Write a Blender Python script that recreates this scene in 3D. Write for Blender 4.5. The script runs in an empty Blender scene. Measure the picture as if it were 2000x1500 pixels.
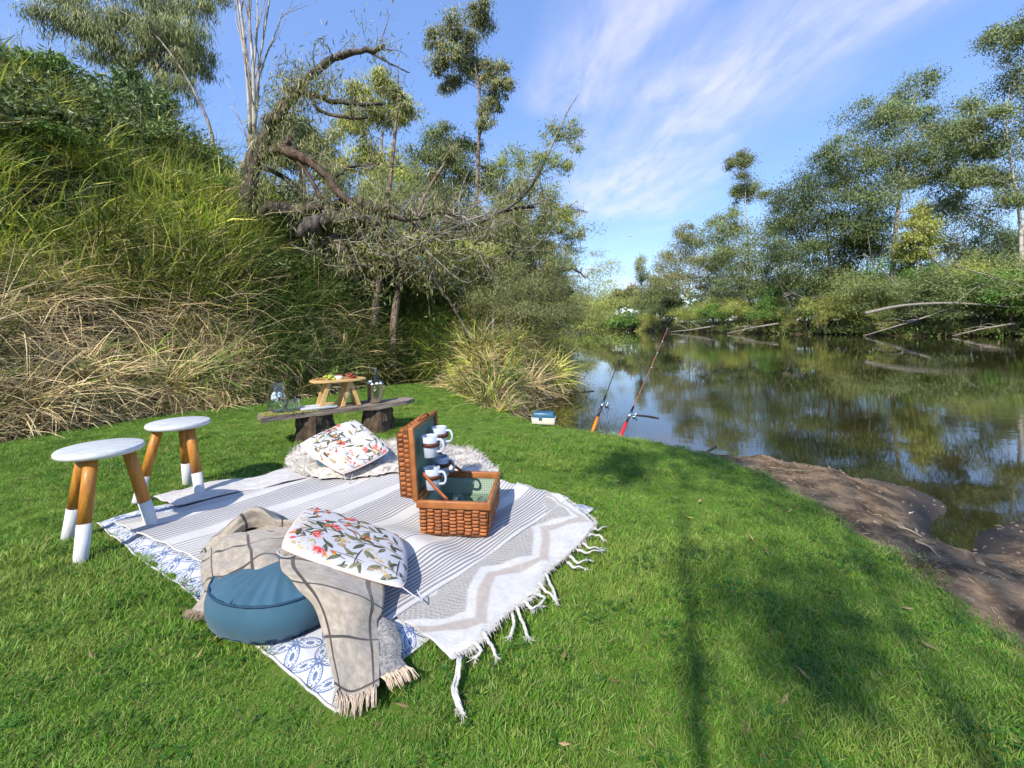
import bpy, bmesh, math, random
import numpy as np
from mathutils import Vector, Matrix
rng = np.random.default_rng(11); random.seed(11)
scene = bpy.context.scene
COL = scene.collection
R = math.radians

# ---------------------------------------------------------------- camera, sky, sun, exposure
EYE, FPX, CX, HZ = 1.05, 850.0, 1000.0, 637.0      # eye height (m); focal length, centre column, horizon row on a 2000 px wide frame
cam = bpy.data.cameras.new('camera'); camo = bpy.data.objects.new('camera', cam); COL.objects.link(camo)
camo.location = (0, 0, EYE); camo.rotation_euler = (R(90), 0, 0)
cam.sensor_width = 36; cam.lens = FPX / 2000 * 36; cam.shift_y = -(750 - HZ) / 2000
cam.clip_start = 0.02; cam.clip_end = 3000
scene.camera = camo
SUN_EL = R(41); SUN_TO = np.array([0.43, 0.903])     # horizontal direction the light travels
sun = bpy.data.lights.new('sun', 'SUN'); sun.energy = 3.5; sun.angle = R(0.6); sun.color = (1.0, 0.93, 0.82)
suno = bpy.data.objects.new('sun', sun); COL.objects.link(suno)
suno.rotation_euler = Vector((SUN_TO[0] * math.cos(SUN_EL), SUN_TO[1] * math.cos(SUN_EL), -math.sin(SUN_EL))).to_track_quat('-Z', 'Y').to_euler()
suno.location = (-6, -12, 14)
scene.view_settings.view_transform = 'Standard'; scene.view_settings.look = 'None'
scene.view_settings.exposure = 0.9; scene.view_settings.gamma = 1
scene.cycles.max_bounces = 8; scene.cycles.transparent_max_bounces = 8
scene.cycles.diffuse_bounces = 3; scene.cycles.glossy_bounces = 4; scene.cycles.transmission_bounces = 8
scene.cycles.caustics_reflective = False; scene.cycles.caustics_refractive = False
scene.cycles.use_denoising = True; scene.cycles.denoiser = 'OPENIMAGEDENOISE'; scene.cycles.denoising_input_passes = 'RGB_ALBEDO_NORMAL'; scene.cycles.denoising_prefilter = 'ACCURATE'
scene.cycles.use_adaptive_sampling = True; scene.cycles.adaptive_threshold = 0.02; scene.cycles.adaptive_min_samples = 12

class NB:
    """small node builder"""
    def __init__(s, tree): s.t = tree; s.t.nodes.clear()
    def n(s, typ, ins=None, **props):
        nd = s.t.nodes.new(typ)
        for k, v in props.items(): setattr(nd, k, v)
        for k, v in (ins or {}).items(): s.set(nd, k, v)
        return nd
    def set(s, nd, k, v):
        if isinstance(v, bpy.types.NodeSocket): s.t.links.new(v, nd.inputs[k])
        else: nd.inputs[k].default_value = v
    def math(s, op, a, b=0.0, c=0.0, clamp=False):
        nd = s.n('ShaderNodeMath', {0: a, 1: b, 2: c}, operation=op); nd.use_clamp = clamp
        return nd.outputs[0]
    def noise(s, vec, scale, detail=3, rough=.5, dist=0, out=0):
        nd = s.n('ShaderNodeTexNoise', {'Scale': scale, 'Detail': detail, 'Roughness': rough, 'Distortion': dist})
        if vec is not None: s.set(nd, 'Vector', vec)
        return nd.outputs[out]
    def ramp(s, fac, stops):
        nd = s.n('ShaderNodeValToRGB', {0: fac}); cr = nd.color_ramp
        while len(cr.elements) < len(stops): cr.elements.new(.5)
        for e, (p, c) in zip(cr.elements, stops): e.position = p; e.color = (*c, 1) if len(c) == 3 else c
        return nd.outputs[0]
    def mix(s, fac, a, b, blend='MIX'):
        nd = s.n('ShaderNodeMix', data_type='RGBA', blend_type=blend)
        for k, v in ((0, fac), (6, a), (7, b)): s.set(nd, k, (*v, 1) if isinstance(v, tuple) and len(v) == 3 else v)
        return nd.outputs[2]
    def maprange(s, v, a, b, c=0., d=1., interp='SMOOTHSTEP'):
        return s.n('ShaderNodeMapRange', {0: v, 1: a, 2: b, 3: c, 4: d}, interpolation_type=interp).outputs[0]

# sky: physical sky with thin cirrus on a high plane
wd = bpy.data.worlds.new('World'); scene.world = wd; wd.use_nodes = True
b = NB(wd.node_tree)
sky = b.n('ShaderNodeTexSky', sky_type='NISHITA', sun_disc=False)
sky.sun_elevation = SUN_EL; sky.sun_rotation = math.atan2(-SUN_TO[0], -SUN_TO[1]); sky.air_density = 1.0; sky.dust_density = 0.25; sky.ozone_density = 2.0
hs = b.n('ShaderNodeHueSaturation', {'Hue': 0.508, 'Saturation': 1.08, 'Value': 1.0, 'Color': sky.outputs[0]})
tc = b.n('ShaderNodeTexCoord'); sep = b.n('ShaderNodeSeparateXYZ', {0: tc.outputs['Generated']})
zz = b.math('MAXIMUM', sep.outputs[2], 0.03)
u = b.math('DIVIDE', sep.outputs[0], zz); v = b.math('DIVIDE', sep.outputs[1], zz)
uv = b.n('ShaderNodeCombineXYZ', {0: u, 1: v, 2: 0.0}).outputs[0]
mp = b.n('ShaderNodeMapping', {'Vector': uv, 'Rotation': (0, 0, R(-14)), 'Scale': (1.25, .42, 1)})
warp = b.noise(mp.outputs[0], 1.1, 2)
big = b.noise(mp.outputs[0], 1.05, 2, .5, .4)
fine = b.noise(mp.outputs[0], 5.0, 6, .62, .25)
def band(p, q, w):            # a soft streak of cirrus between two places on the cloud plane
    p, q = np.array(p), np.array(q); L = np.linalg.norm(q - p); e = (q - p) / L
    du = b.math('SUBTRACT', u, float(p[0])); dv = b.math('SUBTRACT', v, float(p[1]))
    a = b.math('ADD', b.math('MULTIPLY', du, float(e[0])), b.math('MULTIPLY', dv, float(e[1])))
    c = b.math('ADD', b.math('MULTIPLY', du, float(-e[1])), b.math('MULTIPLY', dv, float(e[0])))
    c = b.math('ADD', c, b.math('MULTIPLY', b.math('SUBTRACT', warp, .5), w * 1.6))
    a2 = b.math('MAXIMUM', b.math('SUBTRACT', b.math('ABSOLUTE', b.math('SUBTRACT', a, L / 2)), L / 2), 0.0)
    d = b.math('SQRT', b.math('ADD', b.math('MULTIPLY', c, c), b.math('MULTIPLY', a2, a2)))
    return b.maprange(d, w, 0.0)
m1 = band((1.12, 1.2), (.80, 1.9), .46); m2 = band((.80, 1.9), (.98, 3.6), .80); m3 = band((.28, 1.9), (.42, 1.15), .32)
m4 = b.maprange(big, .5, .78)
mask = b.math('MAXIMUM', b.math('MAXIMUM', m1, m2), b.math('MAXIMUM', m3, b.math('MULTIPLY', m4, .35)))
dens = b.math('MULTIPLY', mask, b.maprange(fine, .05, .95), clamp=True)
low = b.math('MULTIPLY', b.maprange(b.noise(b.n('ShaderNodeMapping', {'Vector': tc.outputs['Generated'], 'Scale': (5, 5, 30)}).outputs[0], 1.6, 4, .55), .5, .72),
             b.math('MULTIPLY', b.maprange(sep.outputs[2], .03, .07), b.maprange(sep.outputs[2], .17, .10)))
dens = b.math('MAXIMUM', b.math('MULTIPLY', dens, .8), b.math('MULTIPLY', low, .6))
clear = b.mix(.5, hs.outputs[0], (.98, 1.75, 3.75))      # constant light blue mixed in to flatten the sky's gradient
skyc = b.mix(dens, clear, (3.9, 3.75, 4.7))
bg = b.n('ShaderNodeBackground', {'Color': skyc, 'Strength': 0.15})
wd.cycles.sampling_method = 'MANUAL'; wd.cycles.sample_map_resolution = 512
b.n('ShaderNodeOutputWorld', {'Surface': bg.outputs[0]})
# ---------------------------------------------------------------- helpers
def G(px, py, z=0.0):
    """place on the level z that lies on the sight line through (px, py) of the 2000x1500 survey frame"""
    d = FPX * (EYE - z) / (py - HZ); return np.array([(px - CX) / FPX * d, d, z])
def P(px, py, d): return np.array([(px - CX) / FPX * d, d, EYE - (py - HZ) / FPX * d])
def sstep(a, b_, x): t = np.clip((x - a) / (b_ - a), 0, 1); return t * t * (3 - 2 * t)
def chaikin(p, n=2, closed=True):
    p = np.array(p, float)
    for _ in range(n):
        q = np.roll(p, -1, 0) if closed else p[1:]
        a = p if closed else p[:-1]
        p2 = np.empty((len(a) * 2, p.shape[1])); p2[0::2] = .75 * a + .25 * q; p2[1::2] = .25 * a + .75 * q
        if not closed: p2 = np.vstack([p[:1], p2, p[-1:]])
        p = p2
    return p
def sdpoly(poly, X, Y):
    X = np.asarray(X, float); Y = np.asarray(Y, float); d2 = np.full(X.shape, 1e18); ins = np.zeros(X.shape, bool)
    n = len(poly)
    for i in range(n):
        ax, ay = poly[i]; bx, by = poly[(i + 1) % n]; ex, ey = bx - ax, by - ay
        wx, wy = X - ax, Y - ay; t = np.clip((wx * ex + wy * ey) / (ex * ex + ey * ey + 1e-12), 0, 1)
        d2 = np.minimum(d2, (wx - t * ex) ** 2 + (wy - t * ey) ** 2)
        if ay != by:
            c = ((ay > Y) != (by > Y)) & (X < (bx - ax) * (Y - ay) / (by - ay) + ax); ins ^= c
    return np.where(ins, 1, -1) * np.sqrt(d2)
_ph = np.random.default_rng(5).uniform(0, 6.28, (64, 3))
def fbm(x, y, scale=1.0, oct=4, gain=.5, seed=0):
    s = 0.0; a = 1.0
    for o in range(oct):
        for k in range(3):
            p = _ph[(seed * 7 + o * 3 + k) % 64]; an = p[0] + k * 2.09
            s = s + a * np.sin((x * math.cos(an) + y * math.sin(an)) * scale * (1 + .17 * k) + p[1] + 1.3 * np.sin((x * math.sin(an) - y * math.cos(an)) * scale * .6 + p[2])) / 3
        a *= gain; scale *= 2.03
    return s
def spline(pts, n):
    """Catmull-Rom through control points, n samples"""
    p = np.array(pts, float)
    if len(p) == 2: t = np.linspace(0, 1, n)[:, None]; return p[0] * (1 - t) + p[1] * t
    q = np.vstack([2 * p[0] - p[1], p, 2 * p[-1] - p[-2]]); t = np.linspace(0, len(p) - 1 - 1e-9, n); i = t.astype(int); f = (t - i)[:, None]
    a, b_, c, d = q[i], q[i + 1], q[i + 2], q[i + 3]
    return .5 * ((2 * b_) + (-a + c) * f + (2 * a - 5 * b_ + 4 * c - d) * f ** 2 + (-a + 3 * b_ - 3 * c + d) * f ** 3)

class MB:
    """collects vertices and faces; build() links them as ONE mesh object"""
    def __init__(s): s.V = []; s.Q = []; s.T = []; s.C = []; s.U = []; s.n = 0
    def add(s, V, Q=None, T=None, col=None, uv=None):
        V = np.asarray(V, float).reshape(-1, 3); s.V.append(V)
        if Q is not None and len(Q): s.Q.append(np.asarray(Q, int).reshape(-1, 4) + s.n)
        if T is not None and len(T): s.T.append(np.asarray(T, int).reshape(-1, 3) + s.n)
        c = np.ones((len(V), 3)) if col is None else np.broadcast_to(np.asarray(col, float), (len(V), 3)); s.C.append(c)
        s.U.append(np.zeros((len(V), 2)) if uv is None else np.asarray(uv, float).reshape(-1, 2))
        s.n += len(V); return s
    def box(s, c, size, rot=None, col=None, taper=1.0):
        x, y, z = np.array(size) / 2
        V = np.array([(-x, -y, -z), (x, -y, -z), (x, y, -z), (-x, y, -z), (-x * taper, -y * taper, z), (x * taper, -y * taper, z), (x * taper, y * taper, z), (-x * taper, y * taper, z)])
        if rot is not None: V = V @ np.array(rot).T
        return s.add(V + np.array(c), Q=[(0, 3, 2, 1), (4, 5, 6, 7), (0, 1, 5, 4), (1, 2, 6, 5), (2, 3, 7, 6), (3, 0, 4, 7)], col=col)
    def tube(s, pts, rad, sides=8, cap=True, col=None, flat=1.0, wob=0.0):
        p = np.array(pts, float); n = len(p); rad = np.broadcast_to(np.asarray(rad, float), (n,))
        t = np.gradient(p, axis=0); t /= np.linalg.norm(t, axis=1)[:, None] + 1e-12
        up = np.array([0, 0, 1.0]) if abs(t[0][2]) < .9 else np.array([1.0, 0, 0])
        a = np.cross(t[0], up); a /= np.linalg.norm(a); V = []; th = np.linspace(0, 2 * math.pi, sides, endpoint=False)
        for i in range(n):
            a = a - t[i] * np.dot(a, t[i]); a /= np.linalg.norm(a) + 1e-12; bb = np.cross(t[i], a)
            r = rad[i] * (1 + (wob * np.sin(th * 3 + i * .9) if wob else 0))
            V.append(p[i] + (np.cos(th) * r)[:, None] * a + (np.sin(th) * r * flat)[:, None] * bb)
        V = np.vstack(V); i, j = np.meshgrid(np.arange(n - 1), np.arange(sides), indexing='ij'); j2 = (j + 1) % sides
        Q = np.stack([i * sides + j, i * sides + j2, (i + 1) * sides + j2, (i + 1) * sides + j], -1).reshape(-1, 4)
        T = None
        if cap:
            m = len(V); V = np.vstack([V, p[0], p[-1]]); k = np.arange(sides); k2 = (k + 1) % sides
            T = np.vstack([np.stack([k2, k, np.full(sides, m)], -1), np.stack([(n - 1) * sides + k, (n - 1) * sides + k2, np.full(sides, m + 1)], -1)])
        return s.add(V, Q, T, col)
    def lathe(s, prof, c=(0, 0, 0), sides=24, col=None, closed=False):
        prof = np.array(prof, float); n = len(prof); th = np.linspace(0, 2 * math.pi, sides, endpoint=False)
        V = np.stack([prof[:, 0][:, None] * np.cos(th), prof[:, 0][:, None] * np.sin(th), np.repeat(prof[:, 1][:, None], sides, 1)], -1).reshape(-1, 3) + np.array(c)
        i, j = np.meshgrid(np.arange(n if closed else n - 1), np.arange(sides), indexing='ij'); j2 = (j + 1) % sides; i2 = (i + 1) % n
        return s.add(V, np.stack([i * sides + j, i * sides + j2, i2 * sides + j2, i2 * sides + j], -1).reshape(-1, 4), col=col)
    def grid(s, V, col=None, uv=None, flip=False):
        n, m = V.shape[:2]; i, j = np.meshgrid(np.arange(n - 1), np.arange(m - 1), indexing='ij')
        Q = np.stack([i * m + j, (i + 1) * m + j, (i + 1) * m + j + 1, i * m + j + 1], -1).reshape(-1, 4)
        if flip: Q = Q[:, ::-1]
        return s.add(V.reshape(-1, 3), Q, col=None if col is None else np.asarray(col).reshape(-1, 3), uv=None if uv is None else np.asarray(uv).reshape(-1, 2))
    def mesh(s, name, smooth=True):
        V = np.vstack(s.V); me = bpy.data.meshes.new(name)
        Q = np.vstack(s.Q) if s.Q else np.zeros((0, 4), int); T = np.vstack(s.T) if s.T else np.zeros((0, 3), int)
        loops = np.concatenate([Q.ravel(), T.ravel()]).astype(np.int32)
        me.vertices.add(len(V)); me.vertices.foreach_set('co', V.astype(np.float32).ravel())
        me.loops.add(len(loops)); me.loops.foreach_set('vertex_index', loops)
        me.polygons.add(len(Q) + len(T))
        st = np.concatenate([np.arange(len(Q)) * 4, len(Q) * 4 + np.arange(len(T)) * 3]).astype(np.int32)
        me.polygons.foreach_set('loop_start', st)
        me.polygons.foreach_set('use_smooth', np.full(len(st), smooth))
        C = np.vstack(s.C)
        if np.ptp(C) > 1e-6 or abs(C.flat[0] - 1) > 1e-6:
            a = me.color_attributes.new('Col', 'FLOAT_COLOR', 'POINT'); a.data.foreach_set('color', np.hstack([C, np.ones((len(C), 1))]).astype(np.float32).ravel())
        U = np.vstack(s.U)
        if np.ptp(U) > 0:
            uvl = me.uv_layers.new(name='UVMap'); uvl.data.foreach_set('uv', U[loops].astype(np.float32).ravel())
        me.update(); return me
    def build(s, name, mat, parent=None, smooth=True, bevel=0, solid=0, subsurf=0):
        o = bpy.data.objects.new(name, s.mesh(name, smooth)); COL.objects.link(o)
        if mat: o.data.materials.append(mat)
        if parent is not None: o.parent = parent
        if solid: m = o.modifiers.new('thick', 'SOLIDIFY'); m.thickness = solid; m.offset = -1
        if subsurf: m = o.modifiers.new('sub', 'SUBSURF'); m.levels = m.render_levels = subsurf
        if bevel: m = o.modifiers.new('bev', 'BEVEL'); m.width = bevel; m.segments = 2; m.limit_method = 'ANGLE'; m.angle_limit = R(40)
        return o
def tag(o, label=None, cat=None, group=None, kind=None):
    for k, v_ in (('label', label), ('category', cat), ('group', group), ('kind', kind)):
        if v_: o[k] = v_
    return o
def thing(name, label, cat, loc=(0, 0, 0), rz=0.0, group=None):
    o = bpy.data.objects.new(name, None); COL.objects.link(o); o.location = loc; o.rotation_euler = (0, 0, rz); o.empty_display_size = .1
    return tag(o, label, cat, group)
def link_copy(o, parent=None):
    c = o.copy(); COL.objects.link(c); c.parent = parent
    for ch in [x for x in bpy.data.objects if x.parent == o]: link_copy(ch, c)
    return c

# ---------------------------------------------------------------- materials
MATS = {}
def pmat(name, col, rough=.6, col2=None, scale=8., bump=0., bscale=60., spec=.35, metal=0., attr=False, var=.14, sheen=0., stretch=None, bdist=.01, detail=4, coat=0., orand=0.):
    if name in MATS: return MATS[name]
    m = bpy.data.materials.new(name); m.use_nodes = True; b = NB(m.node_tree)
    tc = b.n('ShaderNodeTexCoord').outputs['Object']
    if stretch: tc = b.n('ShaderNodeMapping', {'Vector': tc, 'Scale': stretch}).outputs[0]
    nz = b.noise(tc, scale, detail, .6)
    nz = b.maprange(nz, .28, .72)
    if attr:
        a = b.n('ShaderNodeAttribute', attribute_name='Col').outputs[0]
        k = b.maprange(nz, 0, 1, 1 - var, 1 + var, 'LINEAR'); c = b.mix(1.0, a, b.n('ShaderNodeCombineColor', {0: k, 1: k, 2: k}).outputs[0], 'MULTIPLY')
    else:
        c2 = col2 or tuple(min(1, x * (1 + var)) for x in col); c1 = col if col2 else tuple(x * (1 - var) for x in col); c = b.mix(nz, c1, c2)
    if orand: c = b.n('ShaderNodeHueSaturation', {'Value': b.maprange(b.n('ShaderNodeObjectInfo').outputs['Random'], 0, 1, 1 - orand, 1 + orand, 'LINEAR'), 'Color': c}).outputs[0]
    pr = b.n('ShaderNodeBsdfPrincipled', {'Base Color': c, 'Roughness': rough, 'Metallic': metal, 'Specular IOR Level': spec, 'Sheen Weight': sheen, 'Coat Weight': coat})
    if bump:
        bp = b.n('ShaderNodeBump', {'Strength': bump, 'Distance': bdist, 'Height': b.noise(tc, bscale, 4, .6)}); b.set(pr, 'Normal', bp.outputs[0])
    b.n('ShaderNodeOutputMaterial', {'Surface': pr.outputs[0]}); MATS[name] = m; return m
def leafmat(name, trans=.25, rough=.5, spec=.3, hue=.02, val=.25, tint=(1, 1, 1)):
    """foliage: colour from the mesh, varied per plant, a little light passes through"""
    m = bpy.data.materials.new(name); m.use_nodes = True; b = NB(m.node_tree)
    a = b.n('ShaderNodeAttribute', attribute_name='Col').outputs[0]; r = b.n('ShaderNodeObjectInfo').outputs['Random']
    h = b.n('ShaderNodeHueSaturation', {'Hue': b.maprange(r, 0, 1, .5 - hue, .5 + hue, 'LINEAR'), 'Saturation': 1.0, 'Value': b.maprange(b.math('FRACT', b.math('MULTIPLY', r, 7.31)), 0, 1, 1 - val, 1 + val, 'LINEAR'), 'Color': b.mix(1.0, a, tint, 'MULTIPLY')})
    pr = b.n('ShaderNodeBsdfPrincipled', {'Base Color': h.outputs[0], 'Roughness': rough, 'Specular IOR Level': spec})
    tr = b.n('ShaderNodeBsdfTranslucent', {'Color': h.outputs[0]})
    mx = b.n('ShaderNodeMixShader', {0: trans, 1: pr.outputs[0], 2: tr.outputs[0]})
    b.n('ShaderNodeOutputMaterial', {'Surface': mx.outputs[0]}); MATS[name] = m; return m
def glassmat(name, col=(1, 1, 1), rough=0.0, ior=1.45):
    m = bpy.data.materials.new(name); m.use_nodes = True; b = NB(m.node_tree)
    fr = b.n('ShaderNodeFresnel', {'IOR': ior}).outputs[0]; tr = b.n('ShaderNodeBsdfTransparent', {'Color': (*col, 1)}); gl = b.n('ShaderNodeBsdfGlossy', {'Roughness': max(rough, .02), 'Color': (1, 1, 1, 1)})
    mx = b.n('ShaderNodeMixShader', {0: b.math('ADD', b.math('MULTIPLY', fr, .6), .02, clamp=True), 1: tr.outputs[0], 2: gl.outputs[0]})
    b.n('ShaderNodeOutputMaterial', {'Surface': mx.outputs[0]}); MATS[name] = m; return m
# ---------------------------------------------------------------- the setting: ground, river
WATER = -0.30
SHORE = chaikin([(10, -30), (8, -2), (6, 1.6), (4.6, 2.55), (3.55, 2.98), (3.04, 2.78), (2.70, 2.54), (2.50, 2.55), (2.64, 2.80), (2.88, 3.02), (3.22, 3.22), (3.24, 3.46), (3.07, 3.70), (2.87, 3.79), (2.86, 4.05), (2.62, 4.2), (2.26, 4.22),
                 (1.98, 4.15), (1.62, 4.36), (1.26, 4.62), (.92, 4.78), (.6, 5.0), (.32, 5.25), (.1, 5.8), (.02, 6.6), (.25, 7.4), (.6, 8.2), (1.16, 8.9), (1.45, 11), (2.3, 18), (5, 35), (10, 65), (17, 104), (21, 150), (10, 190), (-300, 250), (-300, -200), (10, -200)], 1)
LAWN = chaikin([(1.9, -8), (1.72, .5), (1.70, 1.44), (1.78, 2.04), (1.86, 2.64), (1.82, 3.34), (1.70, 3.65), (1.40, 3.99), (1.08, 4.32), (.785, 4.5), (.5, 4.72), (.23, 4.9), (-.02, 5.2), (-.37, 6.2), (-.8, 7.2), (-1.5, 8.5), (-2.3, 8.2), (-3.5, 6.1), (-4.3, 5.5), (-4.9, 4.2), (-5.6, 1.5), (-7, -5), (-7, -8)], 2)
HILL = chaikin([(-8, -60), (-7, -5), (-5.6, 1.5), (-4.9, 4.2), (-4.3, 5.5), (-3.5, 6.1), (-2.3, 8.2), (-1.5, 8.5), (-.8, 7.2), (-.37, 6.2), (-.06, 5.5), (-.06, 6.6), (.15, 7.5), (.5, 8.3), (1.05, 9.0), (1.3, 11), (2.0, 18), (4.5, 35), (9.5, 65), (16, 104), (19, 150), (5, 185), (-300, 245), (-300, -60)], 1)
FAR = [(200, 10), (90, 42), (64, 55), (55, 57.5), (50, 70), (42, 88), (36, 125), (27, 148), (21, 165), (8, 200), (-300, 260), (-300, 700), (700, 700), (700, -200), (200, -200)]
def height(X, Y, detail=True):
    X = np.asarray(X, float); Y = np.asarray(Y, float)
    wx = X + .05 * fbm(X, Y, 3.1, 3, .6, 3); wy = Y + .05 * fbm(X, Y, 3.3, 3, .6, 5)
    s = sdpoly(SHORE, wx, wy); l = sdpoly(LAWN, X, Y); h = sdpoly(HILL, X, Y); f = sdpoly(FAR, X, Y)
    dl = np.maximum(-l, 0); t = np.clip(s / (s + dl + 1e-6), 0, 1)
    z = np.where(s > 0, WATER + .26 * t ** .5 + .04 * sstep(0, .6, l), WATER + np.maximum(s * .45, -1.4))
    dirt = sstep(.0, .08, dl) * (s > -.6) * (Y < 6)
    z = z + dirt * (.034 * fbm(X, Y, 5, 4, .6, 1) + .009 * fbm(X, Y, 24, 3, .6, 2)) * np.clip(s * 6, 0, 1)
    z = z + .012 * fbm(X, Y, 1.4, 2, .5, 4) * sstep(.1, .8, l)
    uu = np.where(Y > 1, X / np.maximum(Y, 1), -2)
    cap = np.interp(uu, [-2, -1.18, -.8, -.62, -.45, -.3, -.15, 0., .2], [7.2, 6.9, 6.3, 5.2, 3.4, 2.1, 1.3, .8, .6])
    cap = np.where(Y > 25, np.minimum(cap, 1.8), cap)
    hp = cap * np.tanh(np.maximum(h, 0) * 1.22 / cap) * (1 + .10 * fbm(X, Y, .9, 3, .5, 6)) + .30 * fbm(X, Y, 2.1, 3, .5, 8) * sstep(.2, 1.5, h) * np.clip(cap / 3, .3, 1)
    z = np.where(h > 0, np.maximum(z, np.minimum(-.05 + hp, 9)), z)
    z = np.where(f > 0, WATER + 2.6 * np.tanh(f * .16) + .3 * fbm(X, Y, .25, 3, .5, 9) * sstep(0, 6, f), z)
    return z
def axis(lo, hi, step, far, growth=1.14):
    a = list(np.arange(lo, hi + 1e-6, step)); s = step; x = hi
    while x < far: s *= growth; x += s; a.append(x)
    s = step; x = lo
    while x > -far: s *= growth; x -= s; a.insert(0, x)
    return np.array(a)
gx, gy = axis(-6.5, 5.0, .05, 600), axis(.6, 9.2, .05, 600)
GX, GY = np.meshgrid(gx, gy, indexing='ij'); GZ = height(GX, GY)
sdl = sdpoly(LAWN, GX + .035 * fbm(GX, GY, 9, 3, .7, 2), GY + .035 * fbm(GX, GY, 8, 3, .7, 3)); sdh = sdpoly(HILL, GX, GY); sdf = sdpoly(FAR, GX, GY)
turf = sstep(-.03, .03, sdl); bank = np.clip(sstep(-.05, .1, sdh) + (sdf > 0), 0, 1)
mb = MB().grid(np.stack([GX, GY, GZ], -1), col=np.stack([turf, bank, 0 * turf], -1))
m = bpy.data.materials.new('ground_cover'); m.use_nodes = True; b = NB(m.node_tree)
at = b.n('ShaderNodeSeparateColor', {0: b.n('ShaderNodeAttribute', attribute_name='Col').outputs[0]})
pos = b.n('ShaderNodeNewGeometry').outputs['Position']
n1 = b.noise(pos, 1.6, 4, .6); n2 = b.noise(pos, 34, 5, .65); n3 = b.noise(pos, 7, 5, .6)
soil = b.mix(b.maprange(n3, .35, .66), (.085, .054, .030), (.25, .175, .105))
soil = b.mix(b.maprange(n2, .5, .75), soil, (.34, .25, .155))
wet = b.maprange(b.math('ADD', b.n('ShaderNodeSeparateXYZ', {0: pos}).outputs[2], b.math('MULTIPLY', b.math('SUBTRACT', n3, .5), .10)), WATER + .05, WATER + .13)
soil = b.mix(wet, (.055, .047, .040), soil)
grass = b.mix(b.maprange(n1, .35, .65), (.055, .125, .012), (.095, .185, .020))
grass = b.mix(b.maprange(n2, .4, .7), grass, (.13, .16, .035))
bankc = b.mix(b.maprange(n3, .4, .6), (.035, .034, .012), (.085, .075, .028))
c = b.mix(at.outputs[0], soil, grass); c = b.mix(at.outputs[1], c, bankc)
pr = b.n('ShaderNodeBsdfPrincipled', {'Base Color': c, 'Roughness': b.maprange(wet, 0, 1, .75, .92, 'LINEAR'), 'Specular IOR Level': .15})
bp = b.n('ShaderNodeBump', {'Strength': .55, 'Distance': .012, 'Height': b.math('ADD', n2, b.math('MULTIPLY', b.noise(pos, 120, 3, .6), .4))}); b.set(pr, 'Normal', bp.outputs[0])
b.n('ShaderNodeOutputMaterial', {'Surface': pr.outputs[0]})
tag(mb.build('ground', m), kind='structure')

# river: murky olive water, calm with faint wind ripples
m = bpy.data.materials.new('river_water'); m.use_nodes = True; b = NB(m.node_tree)
pos = b.n('ShaderNodeNewGeometry').outputs['Position']
wv = b.noise(b.n('ShaderNodeMapping', {'Vector': pos, 'Scale': (.9, 2.2, 1)}).outputs[0], 1.5, 3, .5, .2)
w2 = b.noise(b.n('ShaderNodeMapping', {'Vector': pos, 'Scale': (1.3, 3.2, 1)}).outputs[0], 5.5, 3, .5, .3)
patch = b.maprange(b.noise(pos, .13, 3, .5), .42, .66, .12, 1.0)
hh = b.math('MULTIPLY', b.math('ADD', b.math('MULTIPLY', wv, .0034), b.math('MULTIPLY', w2, .0007)), patch)
bp = b.n('ShaderNodeBump', {'Strength': 1.0, 'Distance': 1.0, 'Height': hh})
shal = b.noise(pos, .8, 3, .5)
wc = b.mix(b.maprange(shal, .35, .65), (.022, .023, .008), (.038, .033, .010))
pr = b.n('ShaderNodeBsdfPrincipled', {'Base Color': wc, 'Roughness': .025, 'IOR': 1.7, 'Specular IOR Level': .5, 'Normal': bp.outputs[0]})
b.n('ShaderNodeOutputMaterial', {'Surface': pr.outputs[0]})
wx, wy = axis(-2, 6, .5, 700, 1.3), axis(0, 12, .5, 700, 1.3); WX, WY = np.meshgrid(wx, wy, indexing='ij')
tag(MB().grid(np.stack([WX, WY, np.full_like(WX, WATER)], -1)).build('river_water', m), kind='structure')
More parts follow.
